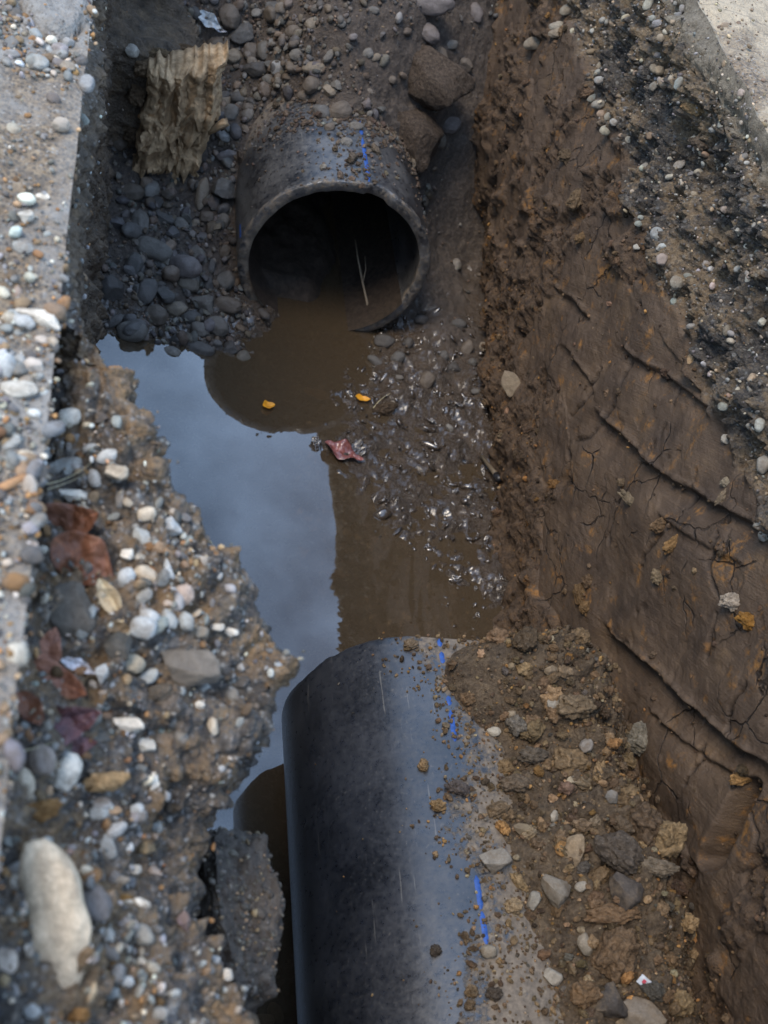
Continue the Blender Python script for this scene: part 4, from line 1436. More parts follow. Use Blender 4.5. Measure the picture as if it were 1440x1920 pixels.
WALL_STONES = [
    (1232, 440, 14, 15, 0, (.36, .40, .43), 'round'), (1242, 462, 14, 9, 25, (.42, .46, .48), 'angular'), (1195, 463, 8, 6, 0, (.42, .42, .40), 'round'), (1240, 487, 11, 12, 0, (.34, .29, .27), 'round'), (1268, 530, 13, 14, 30, (.33, .31, .27), 'round'),
    (1264, 567, 8, 9, 0, (.30, .36, .35), 'round'), (1272, 157, 14, 8, 60, (.28, .32, .33), 'round'), (1122, 152, 9, 8, 20, (.32, .33, .34), 'round'), (1136, 245, 12, 10, 10, (.36, .34, .28), 'round'), (1122, 196, 14, 9, 15, (.27, .26, .24), 'round'),
    (1127, 215, 9, 8, 0, (.34, .27, .22), 'round'), (1140, 220, 9, 8, 40, (.34, .33, .29), 'round'), (1150, 230, 8, 7, 0, (.40, .42, .43), 'round'), (1112, 185, 12, 7, 30, (.25, .26, .24), 'round'), (1125, 125, 14, 7, 60, (.33, .30, .25), 'round'),
    (1236, 133, 10, 9, 0, (.30, .25, .19), 'round'), (1258, 148, 10, 6, 70, (.42, .38, .32), 'round'), (1244, 157, 10, 10, 0, (.30, .25, .19), 'round'), (1238, 72, 8, 8, 0, (.33, .28, .22), 'round'), (1216, 8, 15, 9, 60, (.36, .36, .32), 'round'),
    (1248, 60, 6, 6, 0, (.45, .42, .36), 'round'), (1178, 262, 7, 7, 0, (.46, .44, .38), 'angular'), (1218, 255, 7, 8, 0, (.20, .15, .11), 'round'), (1201, 408, 6, 5, 0, (.30, .33, .32), 'round'), (1197, 420, 8, 6, 0, (.28, .31, .30), 'round'),
    (1295, 672, 14, 7, 70, (.42, .30, .18), 'round'), (1362, 824, 10, 11, 40, (.42, .41, .38), 'round'), (1355, 762, 10, 9, 0, (.30, .33, .32), 'round'), (1423, 797, 10, 14, -20, (.38, .41, .40), 'round'), (1385, 505, 11, 8, 20, (.38, .39, .38), 'round'),
    (1402, 523, 6, 10, -20, (.36, .38, .37), 'round'), (1385, 433, 9, 8, 30, (.44, .43, .40), 'angular'), (1358, 393, 8, 7, 0, (.30, .26, .24), 'round'), (1430, 870, 14, 18, -20, (.28, .27, .25), 'round'), (1436, 1003, 14, 12, 20, (.46, .45, .42), 'round'),
    (1375, 1128, 30, 20, 0, (.36, .32, .28), 'clod'), (1405, 1165, 30, 18, -25, (.28, .15, .04), 'clod'), (1262, 1020, 26, 14, 35, (.24, .15, .07), 'clod'), (1234, 1082, 14, 18, 30, (.20, .16, .11), 'clod'), (1185, 940, 34, 11, -45, (.20, .165, .12), 'clod'),
    (1168, 905, 12, 9, 0, (.17, .13, .09), 'clod'), (1240, 985, 24, 15, 30, (.17, .115, .07), 'clod'), (1355, 932, 22, 9, 55, (.19, .155, .115), 'clod'), (1362, 905, 12, 11, 0, (.27, .24, .19), 'clod'), (1040, 908, 14, 10, 0, (.20, .115, .05), 'clod'),
    (965, 725, 34, 20, -60, (.24, .20, .15), 'angular'), (1063, 295, 18, 17, 0, (.12, .09, .062), 'clod'), (1080, 375, 26, 16, 60, (.15, .11, .072), 'clod'), (1090, 445, 16, 10, 30, (.17, .115, .065), 'clod'), (1090, 1115, 16, 24, 0, (.15, .10, .055), 'clod'),
    (1100, 1140, 14, 18, 0, (.16, .105, .055), 'clod'), (1390, 1458, 28, 14, 15, (.26, .16, .07), 'clod'), (1005, 80, 24, 14, 20, (.24, .21, .17), 'round'), (1062, 20, 14, 10, 30, (.30, .27, .22), 'round'), (1045, 50, 16, 9, 20, (.36, .34, .30), 'round'),
    (1360, 48, 10, 6, 0, (.40, .32, .24), 'angular'), (1205, 1385, 30, 44, 20, (.21, .20, .175), 'clod'), (1048, 62, 20, 9, 20, (.30, .26, .21), 'round'), (1300, 205, 26, 14, -20, (.30, .21, .12), 'clod'), (1310, 270, 22, 12, -30, (.11, .09, .075), 'clod'),
]


def tell(o, kind, px, py, col, size, lib):
    THINGS.append((o, kind, px, py, col, size, lib))


def place(rows, name, kind, mat_round, mat_clod_='clod', thick=0.75, sink=0.35):
    for (px, py, w, h, ang, col, lib) in rows:
        mat = mat_clod_ if lib == 'clod' else mat_round
        nm = 'soil_clod' if lib == 'clod' else name
        o = stone_px(nm, px, py, w, h, ang, col, lib, None, mat, thick=thick, sink=sink)
        tell(o, 'clod' if lib == 'clod' else kind, px, py, col, max(w, h), lib)


place(FAR_STONES, 'cobble', 'cobble', 'stone_damp')
place(BANK_STONES, 'pebble', 'pebble', 'stone', thick=0.9, sink=0.14)
place(MOUND_STONES, 'stone', 'stone', 'stone_soil', thick=0.95, sink=0.12)
place([(*w_[:5], tuple(0.78 * c_ for c_ in w_[5]), w_[6]) for w_ in WALL_STONES], 'embedded_pebble', 'embedded pebble', 'stone')

# the conspicuous ones, with labels of their own
q_, f_ = ICO[5]
t_ = q_[:, 0]
wob = 1 - 0.13 * np.exp(-((t_ - 0.16) / 0.22) ** 2) - 0.10 * np.exp(-((t_ + 0.55) / 0.3) ** 2)
q_ = np.stack([t_, np.sign(q_[:, 1]) * np.abs(q_[:, 1]) ** 0.85 * wob + 0.34 * (t_ ** 2 - 0.4) * 1.0, np.sign(q_[:, 2]) * np.abs(q_[:, 2]) ** 0.8 * wob], -1)
q_ = q_ * (1 + 0.07 * fbm(q_, 1.7, 4, off=4)[:, None])
MESH['oblong'] = [(q_, f_, True)]
o = stone_px('oblong_stone', 104, 1738, 148, 62, 99, (.60, .51, .40), 'oblong', 0, 'stone', sink=0.15, thick=0.6)
tag(o, 'large pale oblong stone with a waist lying on the gravel bank', 'stone')
for (nm, px, py, w, h, ang, col, lib, k, mat, lab, cat) in [
    ('asphalt_chunk', 137, 1135, 64, 52, -70, (.115, .105, .095), 'angular', 1, 'asphalt', 'dark grey broken asphalt chunk below the rust brown leaves', 'asphalt chunk'),
    ('asphalt_chunk', 345, 1242, 66, 44, -15, (.17, .155, .14), 'angular', 3, 'asphalt', 'grey broken asphalt chunk with pale worn corner overlooking the water', 'asphalt chunk'),
    ('asphalt_chunk', 232, 1205, 34, 28, 0, (.075, .08, .082), 'angular', 4, 'asphalt', 'small dark asphalt lump with blue grains between two bigger chunks', 'asphalt chunk'),
    ('gravel_clod', 803, 142, 96, 58, -38, (.066, .053, .045), 'angular', 5, 'clod', 'upper slab of compacted gravelly soil resting above the open pipe', 'soil slab'),
    ('gravel_clod', 772, 248, 92, 50, -50, (.060, .048, .041), 'angular', 2, 'clod', 'lower slab of compacted gravelly soil leaning on the open pipe', 'soil slab'),
    ('gravel_clod', 300, 1300, 30, 20, 20, (.12, .105, .09), 'clod', 3, 'clod', 'small crumbly clod under the grey asphalt chunk', 'soil clod'),
    ('mud_clod', 720, 770, 26, 16, 10, (.06, .045, .033), 'clod', 5, 'clod', 'dark muddy clod with grass standing out of the wet mud', 'mud clod'),
    ('mud_clod', 593, 838, 11, 22, 0, (.045, .036, .03), 'clod', 1, 'mudlump', 'dark wet mud clod at the edge of the sky reflection', 'mud clod'),
    ('mud_clod', 590, 800, 20, 9, -15, (.05, .038, .03), 'clod', 4, 'mudlump', 'flat wet mud clod just above the red leaf', 'mud clod'),
]:
    o = stone_px(nm, px, py, w, h, ang, col, lib, k, mat, sink=0.08 if nm == 'asphalt_chunk' else 0.3, thick=0.8)
    tag(o, lab, cat)

# block of asphalt base fallen against the bank, standing over the dark gap
q = angular_shape(4, 31, 7, 0.05)
pts = [at_z(x_, y_, z_) for x_, y_, z_ in ((385, 1552, 1.16), (500, 1556, 1.16), (532, 1700, 1.14), (518, 1850, 1.12), (440, 1870, 1.16), (395, 1720, 1.2))]
n_out = len(pts)
top = np.array(pts)
cen = top.mean(0)
rings = [top * 0.82 + cen * 0.18 + [0, 0, 0.02], top + [0, 0, -0.02], top + [-0.02, 0, -0.16], top + [-0.10, 0, -0.34]]
V_, F_ = [], []
dense = 24
for rg in rings:
    loop = np.concatenate([rg, rg[:1]])
    tt = np.linspace(0, n_out, n_out * dense, endpoint=False)
    V_.append(np.stack([np.interp(tt, np.arange(n_out + 1), loop[:, k]) for k in range(3)], -1))
nl = n_out * dense
lay = []
for a_, b_ in zip(V_[:-1], V_[1:]):
    for t_ in np.linspace(0, 1, 14, endpoint=False):
        lay.append(a_ * (1 - t_) + b_ * t_)
lay.append(V_[-1])
caps = [cen[None] * (1 - t_) + V_[0] * t_ for t_ in np.linspace(0.02, 1, 24, endpoint=False)]
lay = np.array(caps + lay)
LN = lay + 0.0
fb1, _ = worley(LN, 22)
bump_ = 0.022 * fbm(LN, 8, 3) + 0.008 * fbm(LN, 34, 4, 0.65) + 0.018 * np.clip(0.5 - fb1, 0, 1)
LN = LN + (LN - (cen - [0, 0, 0.2])) / np.linalg.norm(LN - (cen - [0, 0, 0.2]), axis=-1, keepdims=True) * bump_[..., None]
nr_ = len(LN)
ii = np.arange(nr_ * nl).reshape(nr_, nl)
jj = np.roll(ii, -1, axis=1)
F_ = np.stack([ii[:-1], jj[:-1], jj[1:], ii[1:]], -1).reshape(-1, 4)
o = link(bpy.data.objects.new('asphalt_block', np_mesh('asphalt_block', LN, F_, True, M['asphalt'])))
o.color = (.080, .066, .054, 1)
block_o = o
tag(o, 'large dark flat block of asphalt base hanging off the bank beside the near pipe', 'asphalt block')

# ------------------------------------------------------------------ scattered pieces: singles first, then the uncountable rest
s_ = SHEETS['trench_wall_left']
shelf_w = sstep(1.95, 1.7, s_['P'][:, 1]) * sstep(1.25, 1.45, s_['P'][:, 2]) * np.clip(s_['N'][:, 2] + 0.15, 0.05, 1)
TOPZONE = [(60, 760), (150, 740), (260, 850), (340, 960), (400, 1100), (440, 1190), (330, 1300), (310, 1450), (300, 1700), (340, 1960), (-60, 1960), (-60, 1300)]
shelf_w *= np.where(in_poly(s_['px'], s_['py'], TOPZONE), 1.0, 0.16) * (0.15 + sstep(-0.25, 0.3, fbm(s_['P'], 8, 3, off=40)))
heap_bank = Heap()
idx, P_, N_, r_ = sample('trench_wall_left', 185, shelf_w, 11, -15, True)
sz_ = r_.lognormal(math.log(0.0088), 0.34, 185)
cols_ = pick_cols(PAL_BANK, 185, r_)
for lib_, a_, b_ in (('round', 0, 70), ('angular', 70, 185)):
    for k, o in enumerate(singles('pebble', P_[a_:b_], N_[a_:b_], sz_[a_:b_], aspects(b_ - a_, r_), cols_[a_:b_], lib_, 'stone', r_, 0.42)):
        j = idx[a_ + k]
        tell(o, 'pebble', s_['px'][j], s_['py'][j], cols_[a_ + k], sz_[a_ + k] / s_['d'][j] * FPX, lib_)
n_ = 2000
idx, P_, N_, r_ = sample('trench_wall_left', n_, shelf_w + 0.06 * sstep(1.0, 1.3, s_['P'][:, 2]) + 0.012, 12)
heap_bank.add(P_, N_, r_.lognormal(math.log(0.0046), 0.40, n_), aspects(n_, r_), pick_cols(PAL_BANK, n_, r_, 0.4), ROUND_S + ANG_S + ANG_S, r_, 0.46)
n_ = 3800
idx, P_, N_, r_ = sample('trench_wall_left', n_, shelf_w + 0.08 * sstep(1.95, 1.7, s_['P'][:, 1]) + 0.012, 13)
heap_bank.add(P_, N_, r_.lognormal(math.log(0.0026), 0.30, n_), aspects(n_, r_), pick_cols(PAL_BANK, n_, r_, 0.35) * 0.8, ROUND_T, r_, 0.3)
s_ = SHEETS['pavement_left']
ns_ = fbm(s_['P'], 2.6, 3, off=4)
pav_w = 0.12 + sstep(-0.05, 0.25, ns_) + 0.8 * sstep(300, 700, s_['py'])
pav_w *= 1 - 0.4 * sstep(EDGE_L - 0.06, EDGE_L - 0.025, s_['P'][:, 0])
pav_w *= np.where(in_poly(s_['px'], s_['py'], [(30, -500), (30, 20), (80, 75), (165, 90), (175, -500)]), 0.06, 1.0)
n_ = 1300
idx, P_, N_, r_ = sample('pavement_left', n_, pav_w, 14)
heap_bank.add(P_, N_, r_.lognormal(math.log(0.0056), 0.40, n_), aspects(n_, r_), pick_cols(PAL_BANK, n_, r_, 0.3), ROUND_S + ANG_S, r_, 0.3)
n_ = 3200
idx, P_, N_, r_ = sample('pavement_left', n_, pav_w, 15)
heap_bank.add(P_, N_, r_.lognormal(math.log(0.003), 0.35, n_), aspects(n_, r_), pick_cols(PAL_BANK + [(.3, .18, .08, 4)], n_, r_, 0.3), ROUND_T, r_, 0.3)
idx, P_, N_, r_ = sample('pavement_left', 60, pav_w, 16, -10, True)
sz_ = r_.uniform(0.009, 0.018, 60)
cols_ = pick_cols(PAL_BANK, 60, r_)
for k, o in enumerate(singles('pebble', P_, N_, sz_, aspects(60, r_), cols_, 'round', 'stone', r_, 0.3)):
    tell(o, 'pebble', s_['px'][idx[k]], s_['py'][idx[k]], cols_[k], sz_[k] / s_['d'][idx[k]] * FPX, 'round')
heap_bank.build('bank_gravel', M['pebbles'])

# grains standing out of the asphalt block
r_ = np.random.default_rng(17)
pk = LN[:60].reshape(-1, 3)[r_.integers(0, 60 * nl, 700)]
nk = pk - (cen - np.array([0, 0, 0.3]))
nk /= np.linalg.norm(nk, axis=1, keepdims=True)
hb = Heap()
hb.add(pk, nk, r_.lognormal(math.log(0.0034), 0.4, 700), aspects(700, r_), pick_cols([(.07, .065, .06, 4), (.13, .125, .12, 2), (.2, .15, .1, 1)], 700, r_, 0.3), ROUND_T + ANG_S, r_, 0.4)
hb.build('grit', M['pebbles']).parent = block_o

# far gravel
s_ = SHEETS['trench_floor']
u_, v_, z_ = s_['P'].T
pipe_r = np.hypot(u_ - FAR_U, z_ - AX_Z)
s_['keep'] = ~((pipe_r < PR + 0.01) & (v_ > FAR_V - 0.03))
grav_zone = sstep(-0.03, 0.02, z_) * np.clip(sstep(1.05, 0.9, u_) + sstep(4.3, 4.55, v_), 0, 1)
grav_zone *= 1 - 0.6 * in_poly(s_['px'], s_['py'], [(600, 60), (760, 0), (900, 60), (900, 330), (780, 330), (700, 220), (600, 190)])
grav_zone *= 1 - 0.93 * in_poly(s_['px'], s_['py'], [(690, 160), (760, 60), (960, -200), (1000, 700), (780, 600), (800, 340)])
heap_far = Heap()
nf = 190
idx, P_, N_, r_ = sample('trench_floor', nf, grav_zone, 21, -10, True)
sz_ = r_.lognormal(math.log(0.021), 0.35, nf)
cols_ = pick_cols(PAL_FAR, nf, r_)
for lib_, a_, b_ in (('round', 0, 140), ('angular', 140, nf)):
    for k, o in enumerate(singles('cobble', P_[a_:b_], N_[a_:b_], sz_[a_:b_], aspects(b_ - a_, r_, 0.75), cols_[a_:b_], lib_, 'stone_damp', r_, 0.22)):
        j = idx[a_ + k]
        tell(o, 'cobble', s_['px'][j], s_['py'][j], cols_[a_ + k], sz_[a_ + k] / s_['d'][j] * FPX, lib_)
n_ = 1900
idx, P_, N_, r_ = sample('trench_floor', n_, grav_zone, 22)
heap_far.add(P_, N_, r_.lognormal(math.log(0.0115), 0.38, n_), aspects(n_, r_, 0.72), pick_cols(PAL_FAR, n_, r_, 0.25), ROUND_S + ANG_S, r_, 0.25)
n_ = 4500
idx, P_, N_, r_ = sample('trench_floor', n_, grav_zone + 0.02, 23)
heap_far.add(P_, N_, r_.lognormal(math.log(0.0052), 0.35, n_), aspects(n_, r_), pick_cols(PAL_FAR + [(.12, .09, .07, 8)], n_, r_, 0.25), ROUND_T, r_, 0.25)
heap_far.build('gravel', M['pebbles'])

# wet mud lumps on the flat
mudz = sstep(-0.035, -0.012, z_) * sstep(0.12, 0.05, z_) * sstep(1.25, 1.45, u_) * sstep(4.35, 4.1, v_)
heap_mud = Heap()
n_ = 800
idx, P_, N_, r_ = sample('trench_floor', n_, mudz, 31)
P_[:, 2] = np.maximum(P_[:, 2], -0.002)
heap_mud.add(P_, N_, r_.lognormal(math.log(0.0062), 0.45, n_), np.stack([r_.uniform(.8, 2.2, n_), r_.uniform(.6, 1, n_), r_.uniform(.35, .7, n_)], -1), pick_cols(PAL_MUD, n_, r_, 0.2), CLOD_S, r_, 0.3)
heap_mud.build('mud_lumps', M['mudlump'])
nm_ = 46
idx, P_, N_, r_ = sample('trench_floor', nm_, mudz, 32, -10, True)
P_[:, 2] = np.maximum(P_[:, 2], -0.003)
sz_ = r_.uniform(0.010, 0.022, nm_)
cols_ = pick_cols(PAL_MUD, nm_, r_)
asp_ = np.stack([r_.uniform(.9, 2.0, nm_), r_.uniform(.6, .9, nm_), r_.uniform(.35, .6, nm_)], -1)
for k, o in enumerate(singles('mud_lump', P_, N_, sz_, asp_, cols_, 'clod', 'mudlump', r_, 0.3)):
    tell(o, 'mud lump', s_['px'][idx[k]], s_['py'][idx[k]], cols_[k], sz_[k] / s_['d'][idx[k]] * FPX, 'clod')

# soil on and beside the near pipe
s_ = SHEETS['soil_mound']
u_, v_, z_ = s_['P'].T
pr_ = np.hypot(u_ - NEAR_U, z_ - AX_Z)
s_['keep'] = ~((pr_ < PR - 0.004) & (v_ < NEAR_V))
heap_soil = Heap()
mw = sstep(1.2, 1.4, u_) * np.clip(s_['N'][:, 2] + .2, 0.1, 1)
n_ = 2000
idx, P_, N_, r_ = sample('soil_mound', n_, mw, 41)
heap_soil.add(P_, N_, r_.lognormal(math.log(0.0062), 0.42, n_), aspects(n_, r_, .8), pick_cols(PAL_SOIL, n_, r_, 0.28), CLOD_S, r_, 0.2)
n_ = 7500
idx, P_, N_, r_ = sample('soil_mound', n_, mw, 42)
heap_soil.add(P_, N_, r_.lognormal(math.log(0.0034), 0.32, n_), aspects(n_, r_, .8), pick_cols(PAL_SOIL, n_, r_, 0.3), CLOD_T, r_, 0.2)
nc_ = 190
idx, P_, N_, r_ = sample('soil_mound', nc_, mw, 43, -10, True)
sz_ = r_.lognormal(math.log(0.0155), 0.48, nc_)
cols_ = pick_cols(PAL_SOIL, nc_, r_, .25)
for k, o in enumerate(singles('soil_clod', P_, N_, sz_, aspects(nc_, r_, .75), cols_, 'clod', 'clod', r_, 0.25)):
    tell(o, 'clod', s_['px'][idx[k]], s_['py'][idx[k]], cols_[k], sz_[k] / s_['d'][idx[k]] * FPX, 'clod')
s_ = SHEETS['pipe_near']
dd, tt_, sd = seg_dist(s_['px'], s_['py'], [(735, 1190), (800, 1255), (850, 1330), (872, 1420), (840, 1500), (835, 1570), (890, 1640), (900, 1740), (870, 1800), (860, 1900), (850, 2000)])
up_ = np.clip(s_['N'][:, 2], 0, 1) ** 1.5
pw = up_ * (np.where(sd > 0, 1.0, 0.9 * np.exp(-(dd / 38) ** 2) + 0.012)) * (0.4 + 0.6 * sstep(-0.1, 0.3, fbm(s_['P'], 9, 3)))
n_ = 3600
idx, P_, N_, r_ = sample('pipe_near', n_, pw, 44)
P_ = P_ + r_.normal(size=P_.shape) * 0.008 * np.array([1, 1, 0])
P_[:, 2] = AX_Z + np.sqrt(np.maximum(PR ** 2 - (P_[:, 0] - NEAR_U) ** 2, 0))
heap_soil.add(P_, N_, r_.lognormal(math.log(0.0032), 0.45, n_), aspects(n_, r_, .8), pick_cols(PAL_SOIL, n_, r_, 0.28), CLOD_T, r_, 0.15)
heap_soil.build('soil_crumbs', M['clods'], False)
heap_fp = Heap()
s_ = SHEETS['pipe_far']
pw = np.clip(s_['N'][:, 2], 0, 1) ** 2 * (0.03 + sstep(FAR_V + 0.30, FAR_V + 0.52, s_['P'][:, 1]) + 0.35 * np.exp(-((s_['px'] - 660) / 60) ** 2)) * sstep(FAR_V + 0.75, FAR_V + 0.6, s_['P'][:, 1])
n_ = 1500
idx, P_, N_, r_ = sample('pipe_far', n_, pw, 51)
P_ = P_ + r_.normal(size=P_.shape) * 0.010 * np.array([1, 1, 0])
P_[:, 2] = AX_Z + np.sqrt(np.maximum(PR ** 2 - (P_[:, 0] - FAR_U) ** 2, 0))
heap_fp.add(P_, N_, r_.lognormal(math.log(0.0050), 0.55, n_), aspects(n_, r_), pick_cols([(.09, .07, .058, 3), (.12, .10, .085, 2), (.15, .15, .15, 1)], n_, r_, 0.2), CLOD_T + ROUND_T, r_, 0.2)
heap_fp.build('pipe_dirt', M['clods'], False)

# clay wall: pebbles of the gravel bed, crumbs on the clay
s_ = SHEETS['trench_wall_right']
gat = grav.ravel()
sat = smear.ravel()
heap_band = Heap()
n_ = 800
bw = gat * (0.08 + sstep(-0.1, 0.3, fbm(s_['P'], 6, 3, off=12)))
idx, P_, N_, r_ = sample('trench_wall_right', n_, bw, 61)
heap_band.add(P_, N_, r_.lognormal(math.log(0.0062), 0.42, n_), aspects(n_, r_, .75), pick_cols(PAL_BAND, n_, r_, 0.3), ROUND_S, r_, 0.42)
n_ = 4500
idx, P_, N_, r_ = sample('trench_wall_right', n_, gat, 62)
heap_band.add(P_, N_, r_.lognormal(math.log(0.0032), 0.35, n_), aspects(n_, r_, .75), pick_cols(PAL_BAND + [(.08, .075, .08, 5)], n_, r_, 0.3), ROUND_T, r_, 0.3)
n_ = 900
idx, P_, N_, r_ = sample('pavement_right', n_, np.ones(len(SHEETS['pavement_right']['A'])), 63)
heap_band.add(P_, N_, r_.lognormal(math.log(0.0038), 0.4, n_), aspects(n_, r_, .75), pick_cols([(.16, .12, .09, 3), (.3, .25, .18, 3)], n_, r_, 0.3), ROUND_T, r_, 0.3)
heap_band.build('band_gravel', M['pebbles'])
nb_ = 56
idx, P_, N_, r_ = sample('trench_wall_right', nb_, bw, 64, -10, True)
sz_ = r_.lognormal(math.log(0.0115), 0.25, nb_)
cols_ = pick_cols(PAL_BAND, nb_, r_)
for k, o in enumerate(singles('embedded_pebble', P_, N_, sz_, aspects(nb_, r_, .75), cols_, 'round', 'stone', r_, 0.42)):
    tell(o, 'embedded pebble', s_['px'][idx[k]], s_['py'][idx[k]], cols_[k], sz_[k] / s_['d'][idx[k]] * FPX, 'round')
heap_clay = Heap()
cw = (1 - gat) * (1 - 0.93 * sat) * (0.3 + sstep(-0.1, 0.35, fbm(s_['P'], 5, 3, off=15)))
cw = cw + 0.9 * (1 - gat) * np.exp(-(ridge_d.ravel() / 13) ** 2) * sstep(0.0, 0.3, fbm(s_['P'], 9, 2, off=71))
n_ = 1500
idx, P_, N_, r_ = sample('trench_wall_right', n_, cw, 65)
heap_clay.add(P_, N_, r_.lognormal(math.log(0.0056), 0.42, n_), aspects(n_, r_, .8), pick_cols(PAL_CLAY, n_, r_, 0.28), CLOD_S, r_, 0.35)
n_ = 4500
idx, P_, N_, r_ = sample('trench_wall_right', n_, cw + 0.02, 66)
heap_clay.add(P_, N_, r_.lognormal(math.log(0.0032), 0.35, n_), aspects(n_, r_, .8), pick_cols(PAL_CLAY, n_, r_, 0.3), CLOD_T, r_, 0.3)
heap_clay.build('clay_crumbs', M['clods'], False)
nb_ = 70
idx, P_, N_, r_ = sample('trench_wall_right', nb_, cw, 67, -10, True)
sz_ = r_.lognormal(math.log(0.015), 0.3, nb_)
cols_ = pick_cols(PAL_CLAY, nb_, r_)
for k, o in enumerate(singles('soil_clod', P_, N_, sz_, aspects(nb_, r_, .7), cols_, 'clod', 'clod', r_, 0.4)):
    tell(o, 'clod', s_['px'][idx[k]], s_['py'][idx[k]], cols_[k], sz_[k] / s_['d'][idx[k]] * FPX, 'clod')


# ------------------------------------------------------------------ leaves
def leaf_mesh(seed, ratio, curl, fold, wav, crumple, toothed=0.0):
    """leaf of unit half length along x, rib along x, closed thin blade"""
    r = np.random.default_rng(seed)
    nx_, ny_ = 40, 20
    t = np.linspace(0, 1, nx_)
    half = np.sin(math.pi * t ** 0.85) ** 0.8 * (1 - 0.25 * t)
    half = half * (1 + toothed * np.sin(t * 70) * 0.5 + 0.10 * np.sin(t * 11 + seed)) + 0.004
    s = np.linspace(-1, 1, ny_)
    X = np.repeat((2 * t - 1)[:, None], ny_, 1)
    Y = half[:, None] * s[None] * ratio
    Q = np.stack([X, Y, 0 * X], -1)
    Zl = fold * np.abs(Y) * 1.2 + curl * (X ** 2) + wav * np.sin(X * 5 + seed) * Y + crumple * fbm(Q, 2.2, 3, off=seed)
    vein = np.exp(-(Y / 0.025) ** 2)
    side = np.abs(((X * 5 - np.abs(Y) * 3.2) % 1) - 0.5) * 2
    vein = np.maximum(vein, 0.7 * sstep(0.86, 1.0, side))
    Zl = Zl - 0.012 * vein
    top_ = np.stack([X, Y, Zl], -1).reshape(-1, 3)
    bot = top_ - [0, 0, 0.012]
    F = grid_faces(nx_, ny_)
    n = nx_ * ny_
    rim = np.concatenate([np.arange(ny_), np.arange(ny_ - 1, n, ny_)[1:], np.arange(n - 1, n - ny_ - 1, -1)[1:], np.arange(n - ny_, -1, -ny_)[1:-1]])
    rim2 = np.roll(rim, -1)
    walls = np.stack([rim, rim2, rim2 + n, rim + n], -1)
    Fa = np.concatenate([F[:, ::-1], F + n, walls])
    return np.concatenate([top_, bot]), Fa, np.concatenate([vein.ravel(), vein.ravel()])


def leaf(px, py, hl, ratio, ang, mat, label, seed, curl=0.25, fold=0.35, wav=0.2, crumple=0.12, tilt=0.5, z=None, lift=0.006, toothed=0.0, cat='leaf', name='leaf'):
    p, n, dep = hit(px, py)
    if z is not None:
        p = at_z(px, py, z)
        n = np.array([0, 0, 1.0])
        dep = (p - CAM_O) @ CAM_F
    Vt, Ft, vein = leaf_mesh(seed, ratio, curl, fold, wav, crumple, toothed)
    sc = hl * dep / FPX
    n = n * (1 - tilt) + CAM_B * tilt
    n /= np.linalg.norm(n)
    X = CAM_R * math.cos(R(ang)) + CAM_U * math.sin(R(ang))
    X = X - n * (X @ n)
    X /= np.linalg.norm(X)
    Yv = np.cross(n, X)
    Pn = p + n * (lift + 0.10 * sc)
    me = np_mesh(name, Vt, Ft, True, mat)
    add_attr(me, 'vein', vein)
    o = link(bpy.data.objects.new(name, me))
    o.matrix_world = Matrix(((X[0], Yv[0], n[0], Pn[0]), (X[1], Yv[1], n[1], Pn[1]), (X[2], Yv[2], n[2], Pn[2]), (0, 0, 0, 1))) @ Matrix.Diagonal((sc, sc, sc, 1))
    return tag(o, label, cat)


L_rust = mat_leaf('rust_leaf', (.085, .034, .019), (.215, .085, .042))
L_red = mat_leaf('red_leaf', (.15, .058, .036), (.32, .14, .08))
L_purple = mat_leaf('purple_leaf', (.05, .026, .032), (.13, .06, .062))
L_cream = mat_leaf('dry_leaf', (.34, .25, .15), (.52, .40, .25), 0.7)
L_orange = mat_leaf('orange_leaf', (.45, .17, .012), (.75, .33, .02), 0.4)
L_wet = mat_leaf('wet_leaf', (.10, .032, .026), (.24, .085, .07), 0.18, 0.7)
L_tan = mat_leaf('sunken_leaf', (.10, .065, .035), (.17, .11, .055))
leaf(136, 985, 74, 0.72, 22, L_rust, 'rust brown leaf, upper of two curled ones on the gravel bank', 3, 0.22, 0.3, 0.35, 0.16)
leaf(158, 1050, 70, 0.78, -38, L_rust, 'rust brown leaf, lower of two curled ones above the dark asphalt chunk', 8, 0.3, 0.25, 0.3, 0.18)
leaf(112, 1278, 66, 0.55, -22, L_red, 'pale red crescent leaf below the dark asphalt chunk', 5, 0.32, 0.3, 0.3, 0.12)
leaf(122, 1350, 74, 0.62, 18, L_purple, 'dull purple leaf under the pale red crescent leaf', 12, 0.15, 0.2, 0.4, 0.22)
leaf(62, 1330, 40, 0.65, -50, L_rust, 'small red brown leaf against the cut pavement edge', 14, 0.3, 0.3, 0.3, 0.18)
leaf(150, 1395, 34, 0.6, 10, L_purple, 'small dull purple leaf just above the white half stone', 15, 0.1, 0.2, 0.3, 0.2)
leaf(90, 1215, 40, 0.7, 70, L_red, 'brown red leaf wedged beside the cut pavement edge', 17, 0.2, 0.3, 0.3, 0.15)
leaf(212, 1128, 48, 0.42, -62, L_cream, 'cream dry curled leaf beside the dark asphalt chunk', 9, 0.35, 0.6, 0.3, 0.14)
leaf(222, 1172, 26, 0.55, -20, L_tan, 'small brown leaf under the cream dry leaf', 19, 0.2, 0.3, 0.2, 0.12)
leaf(643, 851, 40, 0.55, -24, L_wet, 'wet dark red leaf lying on the mud', 21, 0.12, 0.25, 0.35, 0.10, 0.0, 0.012, 0.0)
leaf(503, 763, 13, 0.85, 30, L_orange, 'small orange leaf floating near the pipe mouth reflection', 23, 0.3, 0.5, 0.1, 0.05, 0.0, 0.004, 0.0)
leaf(679, 750, 15, 0.62, 5, L_orange, 'small orange leaf floating beside the dark muddy clod', 24, 0.35, 0.4, 0.1, 0.05, 0.0, 0.004, 0.0)
